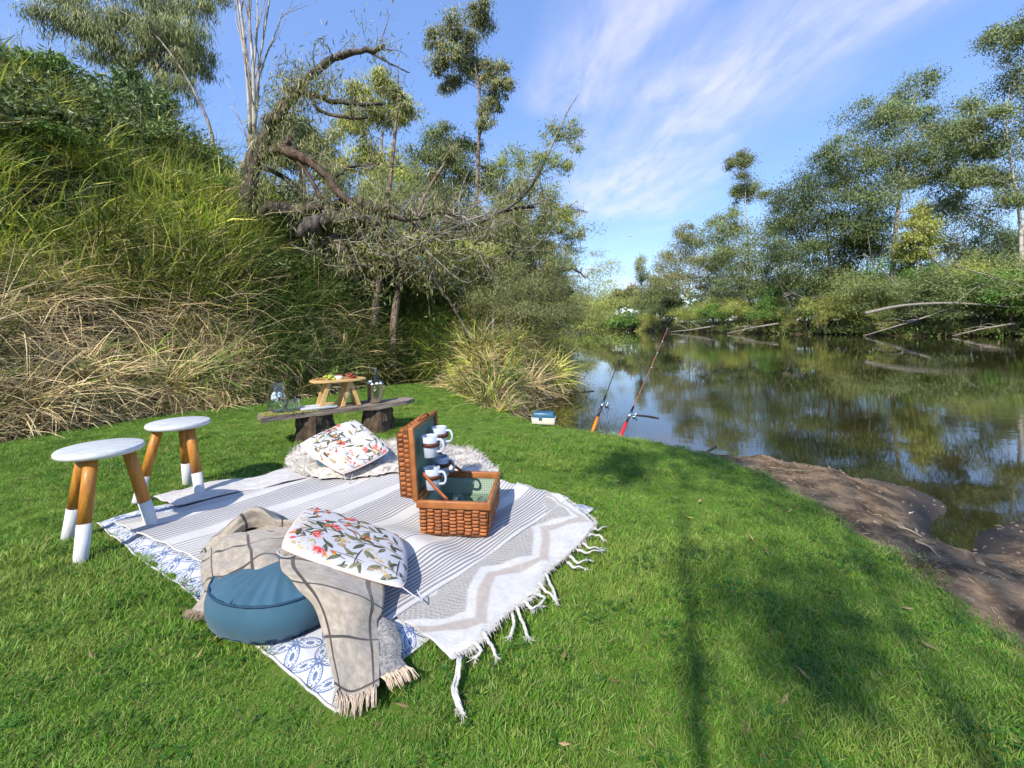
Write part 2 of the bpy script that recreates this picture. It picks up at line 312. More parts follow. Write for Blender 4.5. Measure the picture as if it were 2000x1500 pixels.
# ---------------------------------------------------------------- vegetation tools
def blades(n, radius, L, w, th0, th1, segs=3, cols=((.05, .1, .02), (.1, .18, .03)), tipcol=None, r=None, up=0.0, keel=0.0):
    """n grass blades in a disc; L, w, th0 (lean at root), th1 (extra bend) are (lo, hi) ranges"""
    r = r or rng; rad = radius * np.sqrt(r.random(n)); a = r.random(n) * 6.283
    root = np.stack([rad * np.cos(a), rad * np.sin(a), up * r.random(n)], -1); az = a * .35 + r.random(n) * 6.283
    ln = r.uniform(*L, n); ww = r.uniform(*w, n); t0 = r.uniform(*th0, n); t1 = r.uniform(*th1, n); k = np.linspace(0, 1, segs + 1)
    p = [root]; tw = r.normal(0, .25, n)
    for i in range(segs):
        th = t0 + t1 * (k[i] + .5 / segs); azz = az + tw * k[i]
        p.append(p[-1] + np.stack([np.sin(th) * np.cos(azz), np.sin(th) * np.sin(azz), np.cos(th)], -1) * (ln / segs)[:, None])
    p = np.stack(p, 1); wd_ = np.interp(k, [0, .35, .8, 1], [.65, 1, .55, .06])
    rol = az + r.normal(0, .6, n)
    side = np.stack([-np.sin(rol), np.cos(rol), r.normal(0, .25, n)], -1)[:, None, :] * (ww[:, None] * wd_)[:, :, None] / 2
    V = np.stack([p - side, p + side], 2)                         # n, segs+1, 2, 3
    base = (np.arange(n) * (segs + 1) * 2)[:, None] + (np.arange(segs) * 2)[None]
    Q = np.stack([base, base + 1, base + 3, base + 2], -1).reshape(-1, 4)
    c0, c1 = np.array(cols[0]), np.array(cols[1]); f = r.random(n)[:, None, None, None]; c = c0 * (1 - f) + c1 * f
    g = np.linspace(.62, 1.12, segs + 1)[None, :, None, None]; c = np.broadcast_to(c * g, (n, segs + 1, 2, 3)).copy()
    if tipcol is not None:
        q = (r.random(n) < .5)[:, None, None, None] * np.linspace(0, 1, segs + 1)[None, :, None, None] ** 2; c = c * (1 - q) + np.array(tipcol) * q
    return V.reshape(-1, 3), Q, c.reshape(-1, 3)
def leaves(pts, L, w, cols, droop=.6, r=None, dirs=None, face=None):
    """one pointed leaf (two triangles folded on the midrib) per point"""
    r = r or rng; n = len(pts); d = r.normal(0, 1, (n, 3)); d[:, 2] -= droop * 2
    if dirs is not None: d = d * .55 + dirs
    d /= np.linalg.norm(d, axis=1)[:, None]; s = np.cross(d, r.normal(0, 1, (n, 3)) if face is None else face + r.normal(0, .42, (n, 3))); s /= np.linalg.norm(s, axis=1)[:, None] + 1e-9
    ln = r.uniform(*L, n)[:, None]; ww = r.uniform(*w, n)[:, None] / 2; nn = np.cross(d, s)
    V = np.stack([pts, pts + d * ln * .45 + s * ww + nn * ww * .35, pts + d * ln, pts + d * ln * .45 - s * ww + nn * ww * .35], 1)
    i = np.arange(n) * 4; T = np.vstack([np.stack([i, i + 1, i + 2], -1), np.stack([i, i + 2, i + 3], -1)])
    f = r.random((n, 1)); c = np.array(cols[0]) * (1 - f) + np.array(cols[1]) * f
    if len(cols) > 2: q = r.random((n, 1)) < .06; c = np.where(q, np.array(cols[2]), c)
    return V.reshape(-1, 3), T, np.repeat(c, 4, 0)
def source(name, mb, mat):
    me = mb.mesh(name, smooth=False); me.materials.append(mat); return bpy.data.objects.new(name, me)
def scatter(name, pts, rot, scl, var, sources, label, cat, align=None):
    """one 'stuff' object: many small plants instanced on points"""
    me = bpy.data.meshes.new(name); me.vertices.add(len(pts)); me.vertices.foreach_set('co', np.asarray(pts, np.float32).ravel())
    for nm, ty, key, val in (('rot', 'FLOAT_VECTOR', 'vector', rot), ('scl', 'FLOAT', 'value', scl), ('var', 'INT', 'value', var)):
        a = me.attributes.new(nm, ty, 'POINT'); a.data.foreach_set(key, np.asarray(val, np.int32 if ty == 'INT' else np.float32).ravel())
    o = bpy.data.objects.new(name, me); COL.objects.link(o)
    ng = bpy.data.node_groups.new(name, 'GeometryNodeTree')
    ng.interface.new_socket(name='Geometry', in_out='INPUT', socket_type='NodeSocketGeometry'); ng.interface.new_socket(name='Geometry', in_out='OUTPUT', socket_type='NodeSocketGeometry')
    N = ng.nodes; L = ng.links; gi = N.new('NodeGroupInput'); go = N.new('NodeGroupOutput'); jn = N.new('GeometryNodeJoinGeometry')
    def attr(nm, ty):
        q = N.new('GeometryNodeInputNamedAttribute'); q.data_type = ty; q.inputs[0].default_value = nm; return q.outputs[0]
    ar, as_, av = attr('rot', 'FLOAT_VECTOR'), attr('scl', 'FLOAT'), attr('var', 'INT')
    for k, s in enumerate(sources):
        ip = N.new('GeometryNodeInstanceOnPoints'); oi = N.new('GeometryNodeObjectInfo'); oi.inputs[0].default_value = s
        cm = N.new('FunctionNodeCompare'); cm.data_type = 'INT'; cm.operation = 'EQUAL'; L.new(av, cm.inputs[2]); cm.inputs[3].default_value = k
        L.new(gi.outputs[0], ip.inputs['Points']); L.new(cm.outputs[0], ip.inputs['Selection']); L.new(oi.outputs['Geometry'], ip.inputs['Instance'])
        L.new(ar, ip.inputs['Rotation']); L.new(as_, ip.inputs['Scale']); L.new(ip.outputs[0], jn.inputs[0])
    L.new(jn.outputs[0], go.inputs[0]); md = o.modifiers.new('plants', 'NODES'); md.node_group = ng
    return tag(o, label, cat, kind='stuff')
def inpix(X, Y, Z, m=260):
    Yc = np.maximum(Y, .05); px = CX + FPX * X / Yc; py = HZ + FPX * (EYE - Z) / Yc
    return px, py, (Y > .55) & (px > -m) & (px < 2000 + m) & (py < 1500 + m) & (py > -m)
MGRASS = leafmat('grass_blade', .22, .5, .25, .012, .16); MLEAF = leafmat('leaf', .22, .45, .35, .015, .15); MSTRAW = leafmat('straw_blade', .15, .7, .2, .01, .2)

# the cloth outline on the lawn (corners of the blue printed cloth and the woven rug)
CN, CL, CR = G(660, 1392), G(185, 1025), G(1163, 990); CF = CL + CR - CN
RUGOUT = [G(890, 1300), G(1000, 1205), G(1085, 1120), G(1150, 1045), G(1120, 1000)]
CLOTH = np.array([CN[:2], (CN * .6 + CR * .4)[:2], RUGOUT[0][:2], RUGOUT[1][:2], RUGOUT[2][:2], RUGOUT[3][:2], CR[:2], CF[:2], CL[:2]])
FLUFF = np.array([G(560, 905)[:2], G(600, 880)[:2], G(800, 868)[:2], G(930, 890)[:2], G(985, 945)[:2], G(900, 980)[:2], G(600, 960)[:2]])

# ---------------------------------------------------------------- lawn: short mown turf
GC = [((.105, .27, .016), (.195, .43, .036)), ((.078, .23, .014), (.155, .38, .030)), ((.165, .31, .028), (.32, .47, .080)), ((.095, .25, .016), (.182, .41, .034))]
src = []
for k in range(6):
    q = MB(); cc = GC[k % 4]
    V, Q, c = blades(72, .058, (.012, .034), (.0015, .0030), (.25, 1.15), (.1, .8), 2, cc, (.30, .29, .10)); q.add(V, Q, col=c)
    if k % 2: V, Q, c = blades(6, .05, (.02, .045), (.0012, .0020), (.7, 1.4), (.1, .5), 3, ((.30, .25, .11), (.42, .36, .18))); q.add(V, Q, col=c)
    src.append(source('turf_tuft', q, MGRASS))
q = MB(); ph = rng.random(26) * 6.28; rr = .05 * np.sqrt(rng.random(26))
for i in range(26):                                                            # low clover-like leaves between the grass
    c0 = np.array([rr[i] * math.cos(ph[i]), rr[i] * math.sin(ph[i]), .010 + .012 * rng.random()]); s = rng.uniform(.005, .009)
    for j in range(3):
        a = ph[i] + j * 2.09; d = np.array([math.cos(a), math.sin(a), .25]); e = np.array([-d[1], d[0], 0])
        q.add([c0, c0 + d * s * .7 + e * s * .5, c0 + d * s * 1.3, c0 + d * s * .7 - e * s * .5], Q=[(0, 1, 2, 3)], col=(.06, .15, .02))
src.append(source('clover_tuft', q, MGRASS))
def lawnpts(x0, x1, y0, y1, dens):
    n = int((x1 - x0) * (y1 - y0) * dens); return rng.uniform(x0, x1, n), rng.uniform(y0, y1, n)
XY = [lawnpts(-2.2, 2.2, .85, 2.2, 1050), lawnpts(-4.2, 2.2, 2.2, 4.2, 640), lawnpts(-6.0, 2.2, 4.2, 9, 380), lawnpts(-4.5, -2.2, .85, 2.2, 500), lawnpts(-5.4, -4.2, 2.2, 4.2, 200)]
X = np.concatenate([a for a, _ in XY]); Y = np.concatenate([a for _, a in XY])
jl = sdpoly(LAWN, X, Y) + .05 * fbm(X, Y, 11, 3, .7, 2); px, py, vis = inpix(X, Y, 0 * X)
keep = vis & (jl > -.02) & (sdpoly(CLOTH, X, Y) < -.035)
keep &= ~((jl < .12) & (rng.random(len(X)) < .35))
X, Y = X[keep], Y[keep]; Z = height(X, Y) - .004
var = rng.integers(0, 6, len(X)); pt = fbm(X, Y, 1.7, 3, .6, 12); var = np.where((pt > .45) & (rng.random(len(X)) < .7), 2, np.where((pt < -.35) & (rng.random(len(X)) < .7), 1, var)); var = np.where(rng.random(len(X)) < .045, 6, var)
tall = 1 + .25 * fbm(X, Y, 2.6, 3, .6, 15); edge = sstep(.25, .02, sdpoly(LAWN, X, Y)); scl = rng.uniform(.75, 1.25, len(X)) * np.clip(tall, .6, 1.6) * (1 + .35 * edge * rng.random(len(X)))
rot = np.stack([rng.normal(0, .12, len(X)), rng.normal(0, .12, len(X)), rng.random(len(X)) * 6.28], -1)
scatter('lawn_grass', np.stack([X, Y, Z], -1), rot, scl, var, src, 'short green mown grass covering the river lawn', 'grass')
print('lawn tufts', len(X))

# ---------------------------------------------------------------- tall grass and thatch on the bank
GR = ((.14, .26, .018), (.48, .60, .07)); GY2 = ((.42, .47, .05), (.80, .76, .15)); ST = ((.42, .31, .13), (.86, .69, .35)); BR = ((.17, .12, .06), (.46, .34, .18)); RD = ((.032, .075, .012), (.19, .28, .06))
def field(root, up, azc, ln, ww, th0, th1, cA, cB, tip, segs=3):
    """arching blades growing from root about the axis up; every array has one row for each blade"""
    n = len(root); f = rng.random((n, 1)); c = np.asarray(cA) * (1 - f) + np.asarray(cB) * f
    ref = np.stack([np.cos(azc), np.sin(azc), 0 * azc], -1); ref -= up * (ref * up).sum(1)[:, None]; ref /= np.linalg.norm(ref, axis=1)[:, None] + 1e-9
    k = (np.arange(segs) + .5) / segs; p = [root]; bend = np.array([0, 0, -1.0])
    for i in range(segs):
        th = (th0 + th1 * k[i])[:, None]; d = ref * np.sin(th) + up * np.cos(th) + bend * (.22 * k[i]); d /= np.linalg.norm(d, axis=1)[:, None]; p.append(p[-1] + d * (ln / segs)[:, None])
    p = np.stack(p, 1); side = np.cross(up, ref) + rng.normal(0, .45, (n, 3)); side /= np.linalg.norm(side, axis=1)[:, None]
    wd_ = np.interp(np.arange(segs + 1) / segs, [0, .4, .8, 1], [.6, 1, .55, .08]); sd = side[:, None, :] * (ww[:, None] * wd_)[:, :, None] / 2
    V = np.stack([p - sd, p + sd], 2); base = (np.arange(n) * (segs + 1) * 2)[:, None] + (np.arange(segs) * 2)[None]
    Q = np.stack([base, base + 1, base + 3, base + 2], -1).reshape(-1, 4)
    q = (rng.random(n) < .45)[:, None, None] * (np.arange(segs + 1) / segs)[None, :, None] ** 1.5
    cc = c[:, None, :] * (1 - q) + np.asarray(tip) * q; cc = np.repeat(cc[:, :, None, :], 2, 2)
    return V.reshape(-1, 3), Q, cc.reshape(-1, 3)
def hillpts(n, x0, x1, y0, y1, smin):
    x = rng.uniform(x0, x1, n); y = rng.uniform(y0, y1, n); s = sdpoly(HILL, x, y); z = height(x, y); px, py, v_ = inpix(x, y, z, 200)
    k = (s > smin) & v_; return x[k], y[k], z[k], px[k], py[k], s[k]
A = [hillpts(13000, -13, 1.6, 1.5, 12, -.06), hillpts(2500, -18, 3, 10, 20, .3), hillpts(3200, -2.2, 1.5, 5.2, 10.5, -.16), hillpts(1600, 1, 9, 9.5, 45, -.2), hillpts(4200, -6.4, -2.2, 3.0, 8.4, -.14)]
X, Y, Z, px, py, s = [np.concatenate([a[i] for a in A]) for i in range(6)]
pn = px + 60 * fbm(X, Y, 1.6, 3, .6, 20); qn = py + 55 * fbm(X, Y, 1.8, 3, .6, 22)
pr_ = np.zeros((len(X), 5)); pr_[:] = (.35, .3, .15, .1, .1)                      # green, straw, reed, leafy, brown
def zone(c, p): pr_[c] = p
zone((pn < 470) & (qn < 330), (.50, .08, .06, .34, .02)); zone((pn < 470) & (qn >= 330) & (qn < 590), (.66, .14, .08, .10, .02)); zone((pn < 540) & (qn >= 590), (.10, .62, .05, .0, .23))
zone((pn >= 470) & (pn < 720) & (qn < 480), (.42, .30, .06, .04, .18)); zone((pn >= 470) & (pn < 720) & (qn >= 480), (.08, .27, .46, .01, .18)); zone((pn >= 560) & (pn < 720) & (qn >= 640), (.06, .36, .40, .02, .16))
zone((pn >= 720) & (pn < 890), (.24, .12, .57, .02, .05)); zone((pn >= 890), (.27, .50, .04, .02, .17)); zone(Y > 16, (.45, .25, .1, .15, .05))
hole = (fbm(X, Y, 2.6, 3, .6, 26) < -.42) & (rng.random(len(X)) < .75) & (s > .3)
X, Y, Z, px, py, s, pr_, pn, qn = [a[~hole] for a in (X, Y, Z, px, py, s, pr_, pn, qn)]
ty = (rng.random(len(X))[:, None] > np.cumsum(pr_, 1)).sum(1).clip(0, 4)
e = .06; nx = (height(X + e, Y) - Z) / e; ny = (height(X, Y + e) - Z) / e; N3 = np.stack([-nx, -ny, np.ones_like(nx)], -1); N3 /= np.linalg.norm(N3, axis=1)[:, None]
size = np.where(rng.random(len(X)) < .25, rng.uniform(1.1, 1.7, len(X)), rng.uniform(.5, 1.1, len(X))) * np.interp(s, [-.1, .2, 1.2], [.45, .65, 1.0]) * np.interp(Y, [10, 20, 45], [1, 1.5, 2.2]) * np.where((px > 880) & (Y < 11), .92, 1.0)
UPV = np.array([0, 0, 1.0])
def grow(sel, nper, spread, L, w, th0, th1, cols, tip, lean, azn=9.0, up=0.0, colw=.35):
    i = np.repeat(np.nonzero(sel)[0], nper); n = len(i); sc_ = size[i]
    u3 = UPV * (1 - lean) + N3[i] * lean; u3 = u3 / np.linalg.norm(u3, axis=1)[:, None]
    root = np.stack([X[i], Y[i], Z[i] - .03], -1) + rng.normal(0, 1, (n, 3)) * spread * sc_[:, None] * np.array([1, 1, 0]); root[:, 2] = height(root[:, 0], root[:, 1]) - .02 + up * rng.random(n)
    down = np.arctan2(N3[i][:, 1], N3[i][:, 0]); caz = rng.random(len(X))[i] * 6.283
    az = np.where(rng.random(n) < .5, down + rng.normal(0, .9, n), caz + rng.normal(0, azn, n))
    bright = (1 + colw * rng.normal(0, .6, len(X)) + .55 * fbm(X, Y, 2.3, 3, .6, 27)).clip(.35, 1.9)[i][:, None]
    far = np.interp(Y[i], [5, 12, 45], [.85, 1.25, 3])
    return field(root, u3, az, rng.uniform(*L, n) * sc_, rng.uniform(*w, n) * far, rng.uniform(*th0, n), rng.uniform(*th1, n), np.array(cols[0]) * bright, np.array(cols[1]) * bright, tip)
def mass(name, mat, label, cat, *fields):
    q = MB()
    for V, F_, c in fields: q.add(V, F_ if F_.shape[1] == 4 else None, F_ if F_.shape[1] == 3 else None, c)
    o = q.build(name, mat, smooth=False); print(name, len(o.data.polygons)); return tag(o, label, cat, kind='stuff')
yel = rng.random(len(X)) < .4
mass('tall_grass', MGRASS, 'long yellow-green grass arching over the steep bank', 'grass',
     grow((ty == 0) & ~yel, 12, .08, (.35, .85), (.014, .027), (.02, .6), (.25, 1.15), GR, (.60, .54, .20), .4), grow((ty == 0) & yel, 12, .08, (.35, .85), (.013, .025), (.02, .6), (.25, 1.2), GY2, (.7, .6, .28), .4))
mass('dry_thatch', MSTRAW, 'dry straw-coloured grass thatch lying down the foot of the bank', 'dry grass',
     grow(ty == 1, 16, .10, (.40, 1.0), (.006, .013), (.35, 1.3), (.3, 1.4), ST, (.85, .72, .42), .8, up=.10), grow(ty == 4, 12, .12, (.25, .7), (.005, .011), (.3, 1.4), (.2, 1.4), BR, (.3, .24, .13), .6, up=.08))
mass('strap_reeds', MGRASS, 'dark green strap-leaved reeds massed below the leaning trees', 'reeds', grow(ty == 2, 20, .07, (.6, 1.15), (.010, .018), (.03, .55), (.4, 1.5), RD, (.22, .22, .08), .3))
i = np.repeat(np.nonzero(ty == 3)[0], 40); p = np.stack([X[i], Y[i], Z[i] + .03], -1) + rng.normal(0, .17, (len(i), 3)) * np.array([1, 1, 0]) + np.abs(rng.normal(0, .24, (len(i), 1))) * UPV
V, T, c = leaves(p, (.06, .15), (.022, .05), ((.030, .070, .010), (.12, .19, .03)), .1)
fl = np.concatenate([np.nonzero((np.abs(px - a_) < 34) & (np.abs(py - b_) < 34))[0][:14] for a_, b_ in ((82, 120), (58, 170), (15, 190), (120, 160), (240, 215))]); fi = np.repeat(fl, 7)
yf = np.stack([X[fi], Y[fi], Z[fi] + .75], -1) + rng.normal(0, .06, (len(fi), 3))
V2, T2, c2 = leaves(yf, (.03, .07), (.02, .04), ((.75, .50, .02), (.9, .65, .05)), .0)
mass('leafy_weeds', MLEAF, 'broad-leaved dark green weeds crowning the bank', 'weeds', (V, T, c), (V2, T2, c2))
# ---------------------------------------------------------------- trees and shrubs
def barkmat(name, c1, c2, c3=None, scale=3.0, bump=.6):
    m = bpy.data.materials.new(name); m.use_nodes = True; b = NB(m.node_tree); tc = b.n('ShaderNodeTexCoord').outputs['Object']
    st = b.n('ShaderNodeMapping', {'Vector': tc, 'Scale': (1, 1, .22)}).outputs[0]
    n1 = b.noise(st, scale * 4, 5, .65); n2 = b.noise(tc, scale, 3, .5); c = b.mix(b.maprange(n1, .35, .65), c1, c2)
    if c3: c = b.mix(b.maprange(n2, .5, .62), c, c3)
    pr = b.n('ShaderNodeBsdfPrincipled', {'Base Color': c, 'Roughness': .85, 'Specular IOR Level': .2})
    b.set(pr, 'Normal', b.n('ShaderNodeBump', {'Strength': bump, 'Distance': .03, 'Height': n1}).outputs[0]); b.n('ShaderNodeOutputMaterial', {'Surface': pr.outputs[0]}); MATS[name] = m; return m
BK_PALE = barkmat('pale_gum_bark', (.36, .32, .27), (.55, .51, .45), (.25, .20, .15)); BK_DARK = barkmat('dark_rough_bark', (.038, .030, .023), (.13, .105, .082)); BK_TAN = barkmat('tan_peeling_bark', (.13, .095, .066), (.30, .235, .175), (.085, .058, .040), 5)
BK_GREY = barkmat('weathered_grey_wood', (.13, .113, .095), (.34, .305, .26)); BK_RED = barkmat('red_brown_wood', (.055, .034, .024), (.16, .105, .075), (.11, .095, .08)); BK_ASH = barkmat('dark_grey_limb', (.045, .037, .031), (.155, .132, .112))
LG = ((.085, .125, .036), (.25, .305, .105), (.36, .33, .15)); LD = ((.045, .085, .022), (.16, .225, .065), (.25, .28, .10)); LY = ((.19, .24, .04), (.46, .49, .12), (.56, .47, .19)); LC = ((.12, .145, .048), (.33, .345, .13), (.44, .37, .18)); LB = ((.06, .15, .022), (.20, .33, .055), (.32, .40, .10))
def bez(a, c, sag=0.0, n=6, wob=.06):
    a, c = np.array(a, float), np.array(c, float); L = np.linalg.norm(c - a); m = (a + c) / 2 + rng.normal(0, wob * L, 3); m[2] += sag * L; return spline([a, m, c], n)
def tree(name, label, trunk, r0, lobes, bark, lcols, nleaf, L, w, droop=.7, clump=.50, group=None, nclump=13, cat='tree', limbr=.42, leafdir=None, sides=7, bare=0):
    """trunk: polyline; lobes: (centre, (rx, ry, rz)); limbs reach each lobe, twigs reach the leaf clumps inside it"""
    tp = spline(trunk, 14); base = tp[0].copy(); root = thing(name, label, cat, base, group=group)
    wood = MB(); rad = np.interp(np.linspace(0, 1, 14), [0, .08, 1], [r0 * 1.35, r0, r0 * .12]); wood.tube(tp - base, rad, sides, wob=.08)
    lf = MB(); tot = sum(np.prod(l[1]) ** (2 / 3) for l in lobes) or 1
    for c, rr in lobes:
        c = np.array(c, float); rr = np.array(rr, float)
        d = np.linalg.norm(tp - c, axis=1) + np.where(tp[:, 2] > c[2] + .1 * rr[2], 1e3, 0) + np.maximum(0, tp[0, 2] + .3 * (tp[-1, 2] - tp[0, 2]) - tp[:, 2]) * 2
        k = int(np.argmin(d)); lr = max(rad[k] * limbr, r0 * .10); lp = bez(tp[k], c, .06, 7, .08); wood.tube(lp - base, np.linspace(lr, lr * .35, 7), 5)
        q = rng.normal(0, 1, (nclump, 3)); q /= np.linalg.norm(q, axis=1)[:, None]; cl = c + q * rr * rng.uniform(.35, 1.0, (nclump, 1))
        for e_ in cl:
            j = rng.integers(3, 7); wood.tube(bez(lp[j], e_, .08, 4, .08) - base, np.linspace(lr * .38, lr * .10, 4), 4, cap=False)
        nl = int(nleaf * np.prod(rr) ** (2 / 3) / tot); ci = rng.integers(0, nclump, nl); sp = clump * rr * rng.uniform(.6, 1.25, (nclump, 1))[ci]
        off = rng.normal(0, .52, (nl, 3)) * np.array([1.15, 1.15, .8])
        pts = cl[ci] + off * sp; keep = rng.random(nl) > bare
        V, T, cc = leaves(pts[keep] - base, L, w, lcols, droop, face=(off * 1.6 + (pts - c) / rr * .5 + np.array([0, 0, .25]))[keep]); tone = rng.uniform(.75, 1.25, nclump)[ci][keep]; lf.add(V, None, T, cc * np.repeat(tone, 4)[:, None])
    wood.build('trunk', bark, root)
    if lobes: lf.build('crown', MLEAF, root, smooth=False)
    return root
def plobes(D, L, dz=1.0): return [(P(x, y, D + rng.normal(0, .02 * D)), (rx / FPX * D, max(rx, ry) * .9 / FPX * D, ry / FPX * D)) for x, y, rx, ry in L]
def ground(px, D): x = (px - CX) / FPX * D; return np.array([x, D, float(height(np.array([x]), np.array([D]))[0]) - .1])
def ppath(D, pts): return [P(x, y, d if d else D) for x, y, *q in pts for d in [q[0] if q else None]]

# -- trees across the river
_bp = np.arange(1110, 2320, 10.0); _dd = np.arange(30, 260, .25); _in = np.array([sdpoly(FAR, (x_ - CX) / FPX * _dd, _dd) > 0 for x_ in _bp]); _bd = _dd[_in.argmax(1)]
def bankD(px): return float(np.interp(px, _bp, _bd))
gA = 'gum trees on the far bank'
def fartree(name, label, D, trunkpx, lobes, r0, bark, cols, n, L=(.35, .7), w=(.10, .2), **k):
    tr = [ground(trunkpx[0][0], D)] + ppath(D, trunkpx); return tree(name, label, tr, r0 * .72, plobes(D, [(a, c_, e_ * 1.26, f_ * 1.22) for a, c_, e_, f_ in lobes]), bark, cols, int(n * 3.0), (L[0] * .7, L[1] * .75), (w[0] * .85, w[1] * .95), group=gA, **k)
fartree('gum_tree', 'tallest broad gum on the far bank with forked white trunk', 68, [(1742, 560), (1748, 470), (1756, 390), (1768, 300), (1782, 200)],
        [(1690, 225, 38, 32), (1790, 172, 36, 34), (1835, 250, 48, 42), (1742, 290, 55, 42), (1668, 310, 45, 40), (1800, 335, 62, 38), (1712, 372, 52, 34), (1852, 330, 36, 36), (1635, 285, 28, 26), (1842, 395, 34, 26), (1760, 225, 40, 34)], .62, BK_PALE, LG, 15000, limbr=.5)
fartree('gum_tree', 'dense dark round-crowned tree beside the forked white gum', 73, [(1622, 570), (1618, 480), (1610, 410)],
        [(1562, 378, 40, 36), (1618, 345, 46, 36), (1600, 425, 62, 42), (1662, 420, 55, 46), (1540, 432, 32, 34), (1640, 492, 55, 32), (1572, 485, 48, 32), (1690, 480, 36, 30), (1560, 545, 40, 26), (1520, 395, 20, 20)], .5, BK_DARK, LD, 15000)
fartree('gum_tree', 'tall open gum overhanging the water with drooping grey limbs', 60, [(1994, 560), (1993, 430), (1978, 340), (1966, 250), (1974, 150)],
        [(1950, 95, 30, 34), (1995, 160, 36, 36), (1915, 225, 38, 28), (1888, 268, 36, 26), (1962, 285, 44, 38), (1925, 350, 46, 28), (2012, 60, 44, 36), (2060, 200, 55, 55), (1985, 385, 40, 26), (1890, 345, 30, 22)], .42, BK_PALE, LG, 12000)
fartree('gum_tree', 'slim emergent gum with small tufted head above the others', 90, [(1463, 560), (1461, 470), (1457, 420), (1455, 340)], [(1444, 325, 20, 24), (1464, 365, 17, 24), (1440, 375, 14, 18), (1492, 378, 10, 10), (1452, 310, 14, 12)], .42, BK_PALE, LG, 3800)
fartree('gum_tree', 'spreading mid-green tree below the slim emergent gum', 86, [(1478, 580), (1476, 520)], [(1480, 455, 40, 34), (1420, 432, 30, 26), (1398, 472, 36, 28), (1502, 500, 36, 32), (1440, 500, 40, 30), (1475, 545, 45, 26), (1400, 440, 18, 14)], .36, BK_PALE, LG, 8500)
fartree('gum_tree', 'leaning pale-trunked gum above the shrubby far shore', 98, [(1392, 590), (1384, 540), (1378, 500)], [(1350, 478, 28, 24), (1320, 505, 30, 26), (1372, 520, 28, 26), (1295, 540, 24, 22), (1340, 548, 34, 22), (1392, 560, 26, 20), (1335, 455, 16, 16)], .4, BK_PALE, LC, 8000)
fartree('gum_tree', 'narrow spiky tree standing out of the low tree line', 118, [(1253, 600), (1252, 540)], [(1249, 515, 9, 22), (1256, 545, 12, 18), (1264, 575, 24, 20), (1285, 575, 20, 18)], .3, BK_DARK, LC, 3500)
for lb, D, tx, lob, cl in (
    ('mid-height gum filling the gap left of the forked white gum', 80, 1690, [(1690, 470, 40, 34), (1720, 510, 40, 30), (1660, 540, 40, 30), (1700, 430, 34, 28)], LG), ('young gum with bright crown in front of the forked white gum', 64, 1790, [(1788, 420, 22, 20), (1800, 455, 26, 22), (1778, 490, 28, 24)], LY),
    ('shadowy gum standing behind the leaning riverside gum', 78, 1880, [(1880, 450, 44, 36), (1840, 490, 44, 34), (1915, 500, 40, 32), (1870, 400, 34, 28)], LC), ('low dark gum between the round dark tree and the spreading tree', 95, 1525, [(1525, 500, 34, 30), (1545, 540, 36, 28), (1505, 560, 34, 26)], LD),
    ('olive gum beside the leaning pale-trunked gum', 105, 1410, [(1412, 520, 30, 26), (1430, 560, 32, 26), (1390, 585, 30, 22)], LG), ('small olive gum close to the narrow spiky tree', 115, 1290, [(1285, 556, 24, 20), (1305, 580, 24, 18), (1270, 592, 22, 16)], LG), ('feathery gum rising over the far shrubs below the overhanging gum', 66, 1950, [(1950, 460, 40, 30), (1985, 500, 40, 30), (1925, 520, 36, 28), (2030, 470, 40, 34)], LG)):
    fartree('gum_tree', lb, D, [(tx, 600), (tx + 4, lob[0][1] + 30), (lob[0][0], lob[0][1])], lob, .34, BK_PALE, cl, 3600)
for x, y, r_, D in ((1215, 585, 22, 145), (1190, 596, 20, 150), (1166, 604, 17, 158), (1146, 607, 15, 165), (1236, 575, 20, 138), (1126, 612, 14, 170), (1310, 592, 20, 112)):
    fartree('gum_tree', 'small rounded gum in the distant tree line where the river bends', D, [(x, 632), (x, y + 8)], [(x - r_ * .4, y, r_ * .8, r_ * .7), (x + r_ * .5, y + 3, r_ * .8, r_ * .7), (x, y - r_ * .4, r_ * .6, r_ * .5)], .25, BK_PALE, LC, 1500, L=(.6, 1.1), w=(.25, .4), nclump=5)
# understory shrubs: three builds copied along the shore
def shrub(name, label, H, Wd, cols, n, L, w, group, bark=BK_GREY, stems=7, droop=.2, **k):
    lob = [((rng.normal(0, .30) * Wd, rng.normal(0, .30) * Wd, H * rng.uniform(.22, .85)), (Wd * rng.uniform(.22, .36), Wd * rng.uniform(.22, .36), H * rng.uniform(.15, .26))) for _ in range(stems)]
    return tree(name, label, [(0, 0, -.1), (rng.normal(0, .06) * Wd, 0, H * .3), (0, 0, H * .55)], .018 * H + .02, lob, bark, cols, n, L, w, droop=droop, group=group, cat='shrub', nclump=6, **k)
gS = 'shrubs along the far shore'; lbS = ['bushy olive shrub at the water edge of the far bank', 'dark leafy shrub at the water edge of the far bank', 'wispy yellow-green shrub at the water edge of the far bank']
protos = [shrub('shore_shrub', lbS[0], 5.2, 5.5, LG, 8000, (.13, .30), (.035, .08), gS), shrub('shore_shrub', lbS[1], 5.0, 5.0, LB, 7500, (.13, .30), (.04, .09), gS), shrub('shore_shrub', lbS[2], 5.6, 5.0, LY, 7500, (.14, .34), (.03, .06), gS, droop=-.2)]
used = [False] * 3
def place(pr, flags, k, loc, rz, sc):
    o = pr[k] if not flags[k] else link_copy(pr[k]); flags[k] = True; o.location = loc; o.rotation_euler = (0, 0, rz); o.scale = sc; return o
